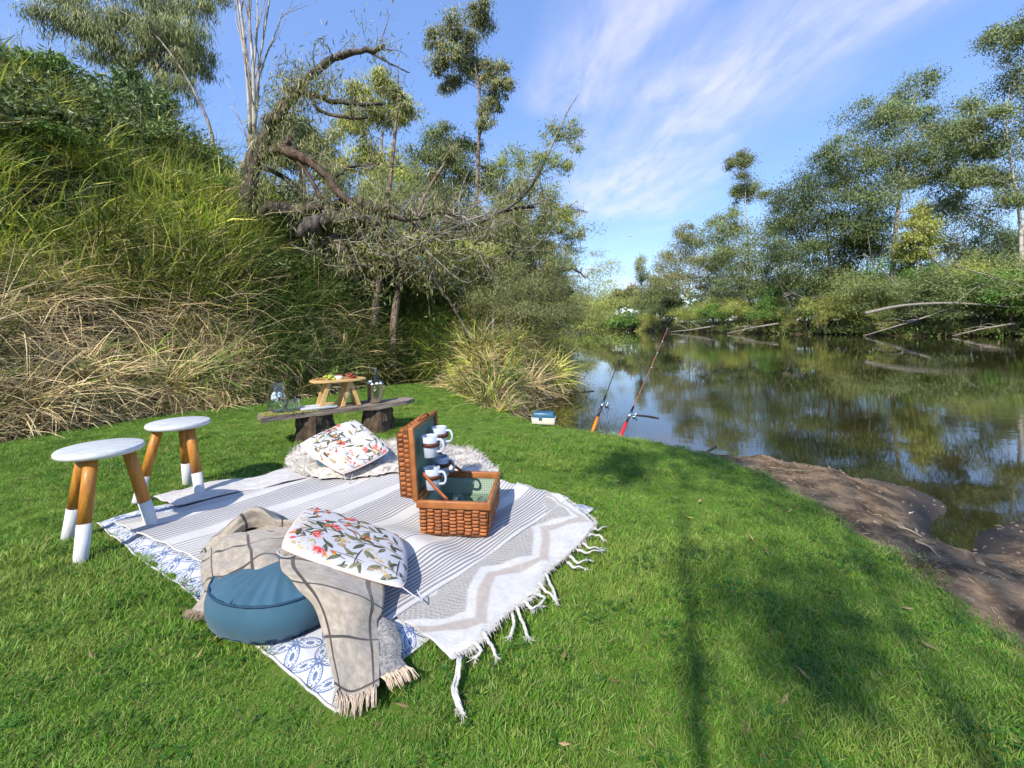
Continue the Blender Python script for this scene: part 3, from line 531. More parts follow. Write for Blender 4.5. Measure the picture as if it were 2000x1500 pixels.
for i, x in enumerate(list(range(1238, 2120, 25)) + [1260, 1310, 1360, 1410, 1450, 1500, 1540, 1580, 1620, 1660, 1700, 1740, 1780, 1830, 1870, 1900, 1940, 1980, 2040]):
    back = rng.uniform(.3, 2.2) if i < 36 else rng.uniform(5, 10); D = bankD(x) + back; k = int(rng.choice(3, p=[.42, .26, .32])); hs_ = float(np.interp(x, [1238, 1500, 1750, 2100], [1.25, 1.25, 1.5, 1.7])) * rng.uniform(.65, 1.15) * (1.35 if i >= 36 else 1)
    place(protos, used, k, ground(x + rng.normal(0, 6), D), rng.random() * 6.28, (hs_ * rng.uniform(.9, 1.2), hs_ * rng.uniform(.9, 1.2), hs_))
gL = 'low scrub on the far bend'
low = [shrub('low_scrub', 'low bright green scrub on the bank where the river bends', 3.0, 6.0, LB, 2200, (.5, .9), (.25, .4), gL, stems=9, droop=-.1)]; lu = [False]
for x in range(1122, 1245, 13): place(low, lu, 0, ground(x, bankD(x) + rng.uniform(2, 8)), rng.random() * 6.28, (1.2, 1.2, rng.uniform(.8, 1.3)))
# loose green growth hanging over the far water line
n = 15000; pxs = rng.uniform(1125, 2200, n); Ds = np.array([bankD(a) for a in pxs]); back = np.where(rng.random(n) < .6, rng.uniform(-.5, 1.5, n), rng.uniform(1, 6, n)); Dd = Ds + back; xs_ = (pxs - CX) / FPX * Dd; zs_ = height(xs_, Dd) + np.abs(rng.normal(0, .6, n)) + .05; sc_ = Dd / 70
dr = rng.normal(0, 1, (n, 3)); dr[:, 2] = np.abs(dr[:, 2]) * 1.1
q = MB()
for lo_, hi_ in ((0, .5), (.5, .9), (.9, 1.01)):
    m_ = (rng.random(n) >= 0) & (np.arange(n) / n >= lo_) & (np.arange(n) / n < hi_); V, T, c = leaves(np.stack([xs_, Dd, zs_], -1)[m_], (.4, 1.1), (.09, .22), (LG if lo_ == 0 else LB if lo_ == .5 else ((.30, .24, .12), (.5, .42, .22), (.5, .4, .2))), -.3, dirs=dr[m_]); q.add(V, None, T, c)
tag(q.build('shore_growth', MLEAF, smooth=False), 'rank green growth along the foot of the far bank', 'undergrowth', kind='stuff')
n = 10000; pxs = rng.uniform(1090, 2250, n); Dd = rng.uniform(215, 245, n); xs_ = (pxs - CX) / FPX * Dd; top_ = 15 + 5 * fbm(xs_, 0 * xs_, .08, 3, .6, 90) + np.interp(pxs, [1100, 2000], [0, 6]); zs_ = rng.random(n) ** .8 * top_
V, T, c = leaves(np.stack([xs_, Dd, zs_], -1), (1.4, 3.0), (.7, 1.4), LC, .2); tag(MB().add(V, None, T, c).build('far_woods', MLEAF, smooth=False), 'distant olive woods closing the horizon beyond the river', 'woods', kind='stuff')
# dead limbs fallen along the far shore
gF = 'fallen dead limbs on the far shore'
def deadlimb(label, D, pts, r0, twigs=3, name='dead_limb', bark=BK_GREY, group=gF, tw=.35, sides=6):
    p = spline(ppath(D, pts), 12); base = p[0].copy(); root = thing(name, label, 'dead branch', base, group=group); q = MB().tube(p - base, np.linspace(r0, r0 * .3, 12), sides, wob=.1); q.build('limb', bark, root); L = np.linalg.norm(p[-1] - p[0])
    for _ in range(twigs):
        k = rng.integers(3, 11); e_ = p[k] + (p[min(k + 1, 11)] - p[k - 1]) * rng.uniform(.6, 2.0) + rng.normal(0, tw * .35, 3) * L * .6 + np.array([0, 0, .05 * L]); MB().tube(bez(p[k], e_, .1, 6, .08) - base, np.linspace(r0 * .4, r0 * .08, 6), 5).build('twig', bark, root)
    return root
for lb, D, pts, r0, tw in (
    ('long pale dead limb lying level along the far shore', 57.5, [(1690, 612), (1760, 597), (1850, 592), (1930, 596), (2010, 604)], .22, 5), ('bleached dead limb rising at a slant from the far scrub', 59, [(1790, 630), (1760, 570), (1715, 520), (1688, 498)], .16, 5),
    ('white crooked dead limb poking out of the green shrubs', 61, [(1880, 560), (1850, 530), (1822, 505), (1816, 488)], .18, 2), ('dead limb sloping into the water below the leaning gum', 57.5, [(1980, 632), (1920, 642), (1860, 656)], .16, 3),
    ('tangled dead limb reaching from the scrub to the river', 58, [(1860, 600), (1800, 622), (1740, 640), (1690, 655)], .15, 6), ('stranded dead limb dipping into the river below the dark tree', 74, [(1520, 632), (1470, 640), (1420, 651)], .2, 5),
    ('dead forked limb standing among grey shrubs', 76, [(1560, 648), (1540, 590), (1520, 550), (1510, 530)], .16, 5), ('crooked dead limb arching beside the dark shrub', 75, [(1600, 650), (1585, 600), (1555, 575), (1530, 580)], .18, 4),
    ('pale dead limb fanning out at the far shore edge', 56, [(2020, 570), (1960, 548), (1900, 530), (1860, 520)], .13, 6), ('drifted dead limb at the foot of the shrubby shore', 96, [(1400, 636), (1350, 644), (1310, 648)], .2, 4)):
    deadlimb(lb, min(D, min(bankD(a[0]) for a in pts) + .4 - (1.2 if 'shore' in lb or 'water' in lb or 'river' in lb else 0)), pts, r0, tw)

# -- trees on the near bank
gN = 'trees on the near bank'
def ntree(label, D, trunkpx, lobes, r0, bark, cols, n, L, w, gb=True, name='gum_tree', **k):
    tr = ([ground(trunkpx[0][0], D)] if gb else []) + ppath(D, trunkpx); return tree(name, label, tr, r0, plobes(D, [(a, c_, e_ * 1.12, f_ * 1.12) for a, c_, e_, f_ in lobes]), bark, cols, int(n * 1.5), L, (w[0] * 1.25, w[1] * 1.25), group=gN, **k)
ntree('tall slender gum with an open wispy crown behind the brush', 24, [(928, 500), (930, 420), (934, 300), (938, 190), (925, 110), (930, 40)],
      [(872, 108, 34, 34), (905, 60, 36, 34), (945, 40, 24, 26), (930, 120, 36, 32), (965, 140, 28, 28), (850, 80, 20, 22), (880, 160, 26, 22), (985, 165, 20, 22), (960, 190, 24, 26), (935, 5, 22, 20), (945, 235, 18, 22)], .16, BK_TAN, LC, 11000, (.14, .30), (.030, .055), droop=.9, clump=.42)
ntree('bronze-leaved gum with rounded crown behind the twin trunks', 21, [(745, 480), (748, 380), (745, 280), (760, 200)], [(705, 195, 34, 30), (755, 165, 34, 30), (735, 235, 40, 34), (680, 250, 32, 30), (790, 215, 24, 28), (700, 310, 42, 34), (765, 320, 36, 34), (735, 380, 50, 34), (640, 330, 26, 28)], .2, BK_PALE, LY, 12000, (.13, .28), (.03, .055), droop=1.0)
ntree('olive bushy gum between the slender gum and the bronze crown', 27, [(862, 500), (866, 400), (870, 300)], [(870, 268, 40, 28), (835, 300, 34, 30), (905, 290, 34, 28), (870, 335, 46, 34), (915, 350, 36, 34), (820, 370, 40, 36), (880, 410, 50, 34), (960, 340, 30, 34), (990, 390, 34, 30)], .22, BK_TAN, LG, 12000, (.15, .32), (.035, .065), droop=.8)
ntree('low spreading gum behind the pale dead stems', 17, [(585, 400), (590, 330), (600, 270)], [(560, 238, 34, 26), (600, 262, 34, 26), (628, 292, 26, 24), (575, 300, 40, 28), (535, 275, 26, 24), (650, 350, 34, 30)], .16, BK_TAN, LC, 8000, (.12, .24), (.022, .04), droop=.9)
ntree('weeping fine-leaved river oak hanging over the bank crest', 14.5, [(315, 250), (310, 150), (300, 60), (305, -40)],
      [(160, 20, 60, 28), (240, 40, 50, 36), (310, 30, 50, 40), (370, 50, 36, 44), (340, 110, 44, 36), (270, 110, 40, 34), (385, 120, 28, 40), (215, 95, 34, 24), (300, 165, 34, 28), (120, -10, 44, 26), (390, 10, 30, 30), (425, -20, 24, 24), (260, -50, 90, 40), (330, 205, 22, 22), (190, 70, 50, 30), (265, 165, 30, 26), (355, 165, 30, 30), (300, 80, 60, 40), (110, 40, 40, 22)], .11, BK_DARK, LC, 19000, (.14, .34), (.014, .026), droop=1.6, clump=.5)
ntree('slender young tree leaning over the grassy crest', 12, [(419, 320), (412, 255), (385, 190), (345, 120), (290, 55), (225, 15)], [(350, 110, 16, 18), (300, 55, 18, 16)], .055, BK_GREY, LC, 900, (.12, .26), (.010, .018), droop=1.2)
# pale dead multi-stemmed tree
D = 10.5; root = thing('dead_tree', 'pale leafless tree of many upright stems on the bank', 'tree', ground(490, D), group=gN); bs = np.array(root.location)
for k, (pts, r0) in enumerate((([(492, 420), (490, 300), (488, 200), (480, 100), (466, -10)], .085), ([(492, 360), (496, 240), (494, 130), (486, 20), (484, -60)], .06), ([(490, 330), (500, 220), (508, 120), (520, 40), (530, -20)], .045), ([(489, 260), (482, 150), (470, 60), (458, -30)], .04), ([(494, 210), (512, 130), (540, 60), (552, 20)], .028), ([(490, 180), (500, 90), (503, 20), (498, -50)], .03), ([(488, 300), (476, 250), (455, 205)], .02), ([(494, 300), (530, 240), (545, 190)], .02))):
    p = spline(ppath(D + rng.normal(0, .2), pts), 14); q = MB().tube(p - bs, np.linspace(r0, r0 * .25, 14), 7, wob=.08)
    for _ in range(5):
        j = rng.integers(4, 13); e_ = p[j] + (p[min(13, j + 2)] - p[j - 1]) * rng.uniform(.8, 2.2) + rng.normal(0, .22, 3); q.tube(bez(p[j], e_, .02, 5) - bs, np.linspace(r0 * .3, .004, 5), 4)
    q.build('stem', BK_PALE, root)
# twisted half-fallen tree with arching limbs
D = 8.1; root = thing('twisted_tree', 'twisted half-fallen tree with dark arching limbs over the reeds', 'tree', P(478, 480, D), group=gN); bs = np.array(root.location); ends = []
TW = [([(470, 560, 8.0), (474, 470, 8.05), (486, 370), (510, 280), (545, 215), (575, 178)], .17, BK_DARK, 'trunk'), ([(560, 195), (605, 150), (650, 115), (695, 101), (735, 96), (752, 90)], .075, BK_ASH, 'limb'), ([(715, 98), (740, 112), (770, 128), (800, 142)], .022, BK_ASH, 'limb'), ([(555, 205), (590, 182), (640, 195), (690, 203), (750, 204)], .06, BK_ASH, 'limb'),
      ([(540, 235), (575, 185), (605, 186), (618, 210), (645, 224), (690, 231), (732, 227)], .05, BK_DARK, 'limb'), ([(480, 330), (520, 298), (552, 288), (574, 262)], .12, BK_TAN, 'limb'), ([(545, 288), (600, 312), (640, 345), (672, 385), (705, 415), (740, 460), (760, 490)], .088, BK_RED, 'limb'),
      ([(548, 290), (590, 325), (615, 365), (640, 405), (680, 440)], .05, BK_RED, 'limb'), ([(505, 322), (560, 350), (610, 392), (660, 440), (720, 475)], .048, BK_DARK, 'limb'), ([(485, 425), (530, 408), (580, 415), (640, 408), (700, 398), (760, 415)], .15, BK_DARK, 'trunk'), ([(590, 445), (640, 432), (690, 425), (740, 440)], .19, BK_ASH, 'trunk'),
      ([(640, 455), (700, 470), (770, 482), (850, 458), (920, 440), (985, 412), (1042, 404)], .062, BK_ASH, 'limb'), ([(790, 470), (860, 455), (920, 470), (965, 492)], .034, BK_ASH, 'limb'), ([(985, 412), (1020, 385), (1040, 360), (1062, 318)], .03, BK_ASH, 'limb'), ([(800, 472), (835, 505), (858, 560), (885, 600), (915, 660)], .04, BK_DARK, 'limb'), ([(790, 490), (820, 520), (845, 548)], .03, BK_DARK, 'limb'),
      ([(690, 470), (760, 500), (800, 540)], .03, BK_DARK, 'limb'), ([(740, 415), (800, 430), (860, 415), (900, 425)], .04, BK_DARK, 'limb'), ([(620, 470), (690, 490), (760, 470), (830, 490)], .03, BK_TAN, 'limb'), ([(655, 345), (690, 325), (740, 322)], .03, BK_DARK, 'limb'), ([(660, 540), (700, 520), (745, 515), (790, 530)], .10, BK_DARK, 'limb'), ([(640, 440), (662, 470), (690, 520), (700, 560)], .09, BK_DARK, 'limb')]
for pts, r0, bk, nm in TW:
    r0 *= 1.12
    p = spline(ppath(D + rng.normal(0, .12), pts), 18); p += rng.normal(0, r0 * .16, p.shape); q = MB().tube(p - bs, np.linspace(r0, r0 * .42, 18) * rng.uniform(.88, 1.12, 18), 9, wob=.12)
    q.build(nm, bk, root); ends.append((p, r0))
q = MB(); tips = []
for p, r0 in ends:
    for _ in range(9):
        j = rng.integers(3, 17); tg = p[min(17, j + 1)] - p[j - 1]; e_ = p[j] + tg * rng.uniform(.4, 2.2) + rng.normal(0, .26, 3) + np.array([0, -.05, .06]); w_ = bez(p[j], e_, .05, 6, .12); q.tube(w_ - bs, np.linspace(min(r0 * .3, .014), .003, 6), 4); tips.append(w_[3:])
for _ in range(190):
    x0, y0 = rng.uniform(560, 960), rng.uniform(400, 520); L_ = rng.uniform(40, 150); a = rng.normal(.1, .75); x1, y1 = x0 + L_ * math.cos(a), y0 - L_ * math.sin(a) * .8; d0 = D + rng.normal(.1, .45)
    w_ = bez(P(x0, y0, d0), P(x1, y1, d0 + rng.normal(0, .3)), rng.normal(0, .15), 8, .10); q.tube(w_ - bs, np.linspace(rng.uniform(.007, .018), .003, 8), 5); tips.append(w_[4:])
q.build('twigs', BK_GREY, root); tag(root.children[-1], kind='stuff')
tp = np.vstack(tips); lp = tp[rng.integers(0, len(tp), 11000)]; sel = (lp[:, 0] / lp[:, 1] < -.28) | (rng.random(len(lp)) < .5); lp = lp[sel] + rng.normal(0, .09, (sel.sum(), 3))
V, T, c = leaves(lp - bs, (.08, .18), (.012, .024), LC, .9); MB().add(V, None, T, c).build('crown', MLEAF, root, smooth=False)
V, T, c = leaves(np.array([P(x + rng.normal(0, 22), y + rng.normal(0, 26), D + rng.normal(0, .25)) for x, y in [(520, 290), (535, 240), (565, 195), (500, 350), (490, 400), (600, 150), (555, 170), (640, 170)] for _ in range(420)]) - bs, (.09, .2), (.012, .024), LC, .9); MB().add(V, None, T, c).build('crown', MLEAF, root, smooth=False)
# twin slim trunks
D = 8.25
for lb, pts, r0, lob in (('slim tan trunk rising straight from the reeds', [(728, 655), (738, 570), (748, 490), (757, 400), (768, 300), (776, 210), (778, 140)], .085, [(770, 180, 14, 22), (790, 205, 12, 16)]),
                         ('slim tan trunk leaning towards the river beside its straight twin', [(768, 660), (776, 580), (798, 490), (822, 400), (858, 335), (898, 278)], .085, [(880, 300, 16, 16), (850, 345, 14, 18)])):
    ntree(lb, D, pts, lob, r0, BK_TAN, LC, 700, (.09, .2), (.012, .022), name='slim_trunk_tree', bare=.3)
# wispy willow-like trees along the promontory
for lb, D, pts, lob, r0, n in (
    ('wispy pale-branched tree stretching towards the river', 11.5, [(965, 600), (985, 520), (1010, 440), (1040, 370), (1075, 290), (1110, 215), (1130, 185)], [(1085, 262, 24, 26), (1115, 262, 20, 24), (1060, 320, 28, 26), (1100, 320, 26, 26), (1030, 360, 28, 28), (1075, 380, 30, 28), (1125, 290, 12, 14), (1010, 310, 22, 26), (980, 330, 24, 26), (1045, 430, 34, 30), (1000, 420, 32, 30), (1100, 410, 24, 26)], .07, 7500),
    ('grey-twigged open tree leaning out above the water', 12.5, [(1010, 610), (1030, 540), (1060, 470), (1095, 420), (1130, 390)], [(1090, 440, 26, 24), (1120, 420, 18, 20), (1070, 490, 30, 28), (1115, 480, 22, 24), (1040, 470, 30, 26), (1135, 455, 12, 16), (1100, 530, 28, 22), (1060, 560, 34, 26), (1020, 530, 30, 26)], .06, 6500),
    ('bushy olive tree low on the promontory', 10.5, [(940, 640), (945, 570), (955, 510)], [(930, 500, 34, 28), (975, 500, 32, 28), (950, 550, 40, 28), (1000, 570, 34, 28), (900, 560, 28, 28), (985, 460, 30, 26), (920, 450, 30, 28), (1040, 600, 30, 24), (880, 500, 26, 26)], .07, 9000),
    ('dark small tree overhanging the river at the promontory end', 14, [(1058, 630), (1068, 590), (1085, 560)], [(1080, 590, 26, 20), (1105, 572, 18, 16), (1065, 560, 22, 18), (1110, 605, 14, 16), (1090, 545, 18, 14)], .07, 5200)):
    ntree(lb, D, pts, lob, r0, BK_GREY, LD if 'dark' in lb else LC if 'grey' in lb else LY if 'wispy' in lb else LG, n, (.07, .17), (.010, .022), name='river_tree', droop=.2, clump=.5, bare=.2, nclump=9)
deadlimb('gnarled dark limb hooking down over the water', 11.5, [(1040, 570), (1075, 540), (1110, 525), (1130, 530), (1144, 545)], .05, 7, 'dead_limb', BK_DARK, gN, .5)
deadlimb('thin pale stick propped up in the bank brush', 7.6, [(933, 730), (945, 650), (955, 600)], .018, 1, 'dead_limb', BK_TAN, gN)
gB = 'brush along the near bank beyond the promontory'
bro = [shrub('bank_brush', 'yellow-green brush on the near bank beyond the promontory', 2.2, 2.4, LY, 8000, (.045, .10), (.008, .016), gB, droop=.1), shrub('bank_brush', 'grey-green brush on the near bank beyond the promontory', 2.4, 2.2, LC, 8000, (.05, .11), (.007, .014), gB, droop=.1)]; bu = [False, False]
for x, d, sc in ((1010, 11, 1.0), (1050, 13, 1.1), (1075, 16, 1.2), (1090, 20, 1.4), (1100, 26, 1.6), (1106, 34, 1.9), (1110, 45, 2.3), (1112, 60, 2.8), (1116, 80, 3.2), (1105, 100, 4.0), (1040, 9.6, .75), (1075, 9.9, .7), (1000, 8.6, .7), (960, 8.2, .65), (1090, 11, .8), (1030, 11, .9), (960, 10, 1.0), (905, 9.8, 1.2), (850, 11, 1.5), (800, 12, 1.6), (1030, 17, 1.5), (990, 14, 1.5), (930, 13, 1.5), (870, 15, 1.9), (780, 15, 2.0), (700, 13, 1.3), (640, 12.5, 1.2)):
    place(bro, bu, int(rng.random() < .5), ground(x, d), rng.random() * 6.28, (sc * rng.uniform(.9, 1.1), sc * rng.uniform(.9, 1.1), sc * rng.uniform(.85, 1.15)))
# leafy bushes and bold tussocks growing on the bank face
gW = 'leafy bushes on the bank'
def onhill(px_, py_):
    ds = np.arange(3.5, 16, .05); x_ = (px_ - CX) / FPX * ds; hz_ = height(x_, ds); ray = EYE - (py_ - HZ) / FPX * ds; k = np.nonzero(hz_ >= ray)[0]; k = k[0] if len(k) else len(ds) - 60; return np.array([x_[k], ds[k], hz_[k] - .08])
wb = [shrub('bank_bush', 'dark broad-leaved bush among the tall bank grass', 1.1, 1.3, LD, 1700, (.07, .15), (.03, .06), gW, droop=-.1, stems=8), shrub('bank_bush', 'bright leafy bush among the tall bank grass', 1.0, 1.2, LB, 1700, (.07, .14), (.025, .05), gW, droop=-.1, stems=8)]; wu = [False, False]
for x_, y_, k_, s_ in ((60, 190, 1, 1.1), (130, 240, 0, 1.2), (210, 270, 0, 1.3), (275, 300, 0, 1.2), (20, 300, 0, 1.1), (170, 190, 1, 1.0), (330, 330, 0, .9), (240, 230, 0, 1.2), (90, 330, 1, .8), (440, 420, 1, .8), (560, 470, 0, 1.0), (620, 560, 0, .9), (690, 620, 0, .8), (500, 560, 0, .8), (835, 640, 1, .9), (870, 590, 1, .9), (900, 660, 1, .7)):
    place(wb, wu, k_, onhill(x_, y_), rng.random() * 6.28, (s_, s_, s_ * rng.uniform(.8, 1.1)))
def tussock(label, px_, py_, cols, tip, n, L, w, th0, th1):
    c_ = onhill(px_, py_); o = thing('grass_tussock', label, 'tussock', c_); rt = np.stack([rng.normal(0, .09, n), rng.normal(0, .09, n), 0 * np.zeros(n)], -1); upv = np.tile(np.array([.25, -.35, .9]) / 1.0, (n, 1)); upv /= np.linalg.norm(upv, axis=1)[:, None]
    V, Q, c = field(rt, upv, rng.random(n) * 6.283, rng.uniform(*L, n), rng.uniform(*w, n), rng.uniform(*th0, n), rng.uniform(*th1, n), np.array(cols[0]), np.array(cols[1]), tip, 4); tag(MB().add(V, Q, col=c).build('blades', MGRASS, o, smooth=False), kind='stuff')
for lb, x_, y_, cs, tp_ in (('bright green strap-leaved tussock standing out of the straw', 395, 745, ((.05, .13, .015), (.22, .38, .06)), (.4, .45, .12)), ('dark green strap-leaved tussock behind the water jug', 520, 720, RD, (.35, .35, .12)), ('green tussock drooping beside the bamboo table', 700, 705, RD, (.4, .38, .15)), ('yellow tussock at the grassy corner behind the ice bucket', 860, 720, GY2, (.8, .7, .3)),
                        ('pale straw tussock hanging to the inlet', 1020, 770, ST, (.9, .75, .42)), ('yellow-green tussock overhanging the inlet water', 1070, 740, GY2, (.8, .7, .3)), ('bright yellow-green tussock high on the bank face', 215, 430, GY2, (.9, .85, .3)), ('lime green tussock in the middle of the bank', 330, 480, ((.16, .30, .02), (.46, .60, .08)), (.8, .75, .25)),
                        ('tall pale-tipped tussock near the bank crest', 150, 330, GY2, (.9, .8, .35)), ('straw tussock slumped at the lawn edge behind the stools', 180, 760, ST, (.95, .8, .45)), ('long straw tussock spilling onto the lawn', 60, 800, ST, (.95, .8, .45)), ('golden tussock at the foot of the straw slope', 330, 770, ST, (.95, .8, .4)), ('lime tussock below the pale dead stems', 470, 520, ((.16, .30, .02), (.46, .60, .08)), (.8, .75, .25)), ('dark reed tussock under the twin slim trunks', 770, 690, RD, (.35, .38, .12))):
    tussock(lb, x_, y_, cs, tp_, 170, (.45, .95), (.009, .017), (.05, .8), (.4, 1.5))
# thin saplings standing in the thicket
gT = 'thin saplings in the bank thicket'
def sapling(h, lean):
    lob = [((lean * t_ + rng.normal(0, .12), rng.normal(0, .12), h * t_), (.20, .20, .26)) for t_ in (.5, .62, .72, .8, .88, .96)]
    return tree('sapling', 'thin tan sapling with sparse narrow leaves in the bank thicket', [(0, 0, -.05), (lean * .3, 0, h * .4), (lean * .7, .05, h * .75), (lean, 0, h)], .022, lob, BK_TAN, LC, 1500, (.06, .14), (.009, .016), group=gT, nclump=7, bare=.1)
sp_ = [sapling(2.6, .3), sapling(3.0, -.2)]; su = [False, False]
for x, d in ((700, 10.2), (735, 11), (790, 10.5), (815, 9.6), (838, 11.5), (870, 10), (892, 9.2), (915, 10.8), (945, 9.4), (975, 10.4), (1000, 11.5), (1028, 10), (655, 10.6), (610, 10), (1050, 12.5), (1072, 13.5), (560, 9.8), (960, 8.6), (990, 8.8), (1012, 9.2), (1035, 9.0), (1055, 9.6), (1080, 10.2), (1092, 11), (930, 8.8), (1020, 10.6), (1065, 11.4)):
    k = rng.uniform(.75, 1.35); place(sp_, su, int(rng.random() < .5), ground(x, d), rng.random() * 6.28, (k, k, k))
# trees behind the viewer: their shade falls across the right of the lawn
def behind(label, ax, ay, h0, lobes, r0, n, L=(.12, .24), w=(.03, .06), **k):
    """stands back along the sun's line so that height h0 on the trunk throws its shadow at (ax, ay)"""
    s_ = h0 / math.tan(SUN_EL); bx, by = ax - SUN_TO[0] * s_, ay - SUN_TO[1] * s_
    tree('gum_tree', label, [(bx, by, -.05), (bx + .03, by, h0 * .5), (bx, by + .02, h0), (bx + .1, by + .1, h0 * 1.25)], r0, [((bx + x, by + y, h0 + z), (r_, r_, r_ * .8)) for x, y, z, r_ in lobes], BK_GREY, LG, n, L, w, group='trees behind the picnic lawn', **k)
K_ = 1 / math.tan(SUN_EL); A_, B_ = np.array([.45, 1.03]), np.array([1.12, 2.9])
def leaner(h): g_ = A_ + (B_ - A_) * (h - 3.3) / 2.3 - SUN_TO * h * K_; return (g_[0], g_[1], h)
tp_ = leaner(5.9)
tree('gum_tree', 'thin young gum whose forked shadow crosses the lawn', [leaner(-.05), leaner(2.0), leaner(4.0), leaner(5.6), leaner(6.4)], .031, [((tp_[0] + x, tp_[1] + y, tp_[2] + z), (r_, r_, r_)) for x, y, z, r_ in ((-.35, 0, .2, .3), (.35, .1, .3, .3), (0, 0, .9, .4))], BK_GREY, LG, 700, (.12, .24), (.03, .06), group='trees behind the picnic lawn')
behind('broad gum shading the lawn edge beside the dirt bank', 1.9, 1.55, 6.4, [(-.9, 0, .1, .40), (.6, 0, .55, .45), (.1, .2, 1.6, .5), (1.3, -.2, 1.2, .45), (-.5, .1, -.9, .32), (.5, 0, -1.6, .3), (-1.0, .2, 1.2, .4), (.2, 0, .6, .7), (-.6, 0, -.4, .6)], .07, 430, clump=.8)
behind('tall gum shading the muddy bank and shallows', 2.7, 2.7, 7.6, [(-.8, 0, .2, .5), (.7, 0, .9, .5), (0, .2, 1.8, .6), (1.1, 0, -.7, .45), (-1.1, 0, -.8, .4), (.3, .1, -1.6, .35)], .08, 620, clump=.8)
behind('gum with loose hanging sprays shading the near lawn', 1.25, 1.25, 5.2, [(-.5, 0, .3, .3), (.4, .1, .8, .3), (0, 0, -.6, .25), (.8, 0, 0, .28)], .05, 350)
# ---------------------------------------------------------------- picnic textiles
def lie(x, y): return .024 + .010 * fbm(x, y, 3.2, 3, .55, 30) + .004 * fbm(x, y, 13, 2, .5, 31) + .0035 * np.sin((x * .83 - y * .56) * 46 + 5 * fbm(x, y, 2.2, 2, .5, 33))     # how cloth rests on the springy turf
def sheet(N, L_, F_, R_, nu, nv, dz, wave=.012, seed=1, hem=.02, fold=0.0):
    N, L_, F_, R_ = [np.array(a)[:2] for a in (N, L_, F_, R_)]; u, v_ = np.meshgrid(np.linspace(0, 1, nu), np.linspace(0, 1, nv), indexing='ij'); u_, w_ = u[..., None], v_[..., None]
    p = N * (1 - u_) * (1 - w_) + R_ * u_ * (1 - w_) + L_ * (1 - u_) * w_ + F_ * u_ * w_
    x = p[..., 0] + wave * fbm(p[..., 0], p[..., 1], 4.0, 3, .5, seed); y = p[..., 1] + wave * fbm(p[..., 0], p[..., 1], 4.4, 3, .5, seed + 3)
    A_, B_ = np.linalg.norm(R_ - N), np.linalg.norm(L_ - N); e_ = np.minimum(np.minimum(u, 1 - u) * A_, np.minimum(v_, 1 - v_) * B_)
    z = lie(x, y) + dz - .016 * sstep(.07, 0, e_) * (dz < .01)
    if fold: q = fbm(x * .8 + y * .5, y * .8, 5.5, 2, .5, seed + 5); z = z + fold * np.maximum(q, -.2) ** 2
    return np.stack([x, y, z], -1), np.stack([u * A_, v_ * B_], -1)
def clothmat(name, fn, rough=.85, bump=.15, bscale=220., sheen=.15):
    m = bpy.data.materials.new(name); m.use_nodes = True; b = NB(m.node_tree); uvn = b.n('ShaderNodeUVMap', uv_map='UVMap').outputs[0]; sp = b.n('ShaderNodeSeparateXYZ', {0: uvn})
    c = fn(b, sp.outputs[0], sp.outputs[1], uvn); pr = b.n('ShaderNodeBsdfPrincipled', {'Base Color': c, 'Roughness': rough, 'Specular IOR Level': .15, 'Sheen Weight': sheen})
    b.set(pr, 'Normal', b.n('ShaderNodeBump', {'Strength': bump, 'Distance': .004, 'Height': b.noise(uvn, bscale, 3, .6)}).outputs[0]); b.n('ShaderNodeOutputMaterial', {'Surface': pr.outputs[0]}); MATS[name] = m; return m
def f_blue(b, u, v_, uvn):
    M = b.math; cell = .128; pu = M('ABSOLUTE', M('SUBTRACT', M('FRACT', M('DIVIDE', u, cell)), .5)); pv = M('ABSOLUTE', M('SUBTRACT', M('FRACT', M('DIVIDE', v_, cell)), .5))
    s_ = M('SUBTRACT', M('MULTIPLY', M('ADD', pu, pv), .7071), .335); t_ = M('MULTIPLY', M('SUBTRACT', pu, pv), .7071)
    ell = M('SQRT', M('ADD', M('POWER', M('DIVIDE', s_, .29), 2.), M('POWER', M('DIVIDE', t_, .15), 2.)))
    ln = lambda x, c, w: b.maprange(M('ABSOLUTE', M('SUBTRACT', x, c)), w, w * .45)
    ang = M('SINE', M('MULTIPLY', M('ARCTAN2', t_, s_), 14.)); dash = M('MULTIPLY', ln(ell, .70, .16), b.maprange(ang, -.1, .3))
    r_ = M('SQRT', M('ADD', M('MULTIPLY', pu, pu), M('MULTIPLY', pv, pv))); k = M('MAXIMUM', M('MAXIMUM', ln(ell, 1.0, .15), dash), M('MAXIMUM', b.maprange(ell, .40, .30), ln(r_, .075, .035)))
    k = M('MULTIPLY', k, b.maprange(b.noise(uvn, 60, 2), .25, .5, .45, .95)); base = b.mix(b.maprange(b.noise(uvn, 6, 2), .3, .7), (.50, .53, .58), (.58, .59, .61)); return b.mix(k, base, (.075, .125, .27))
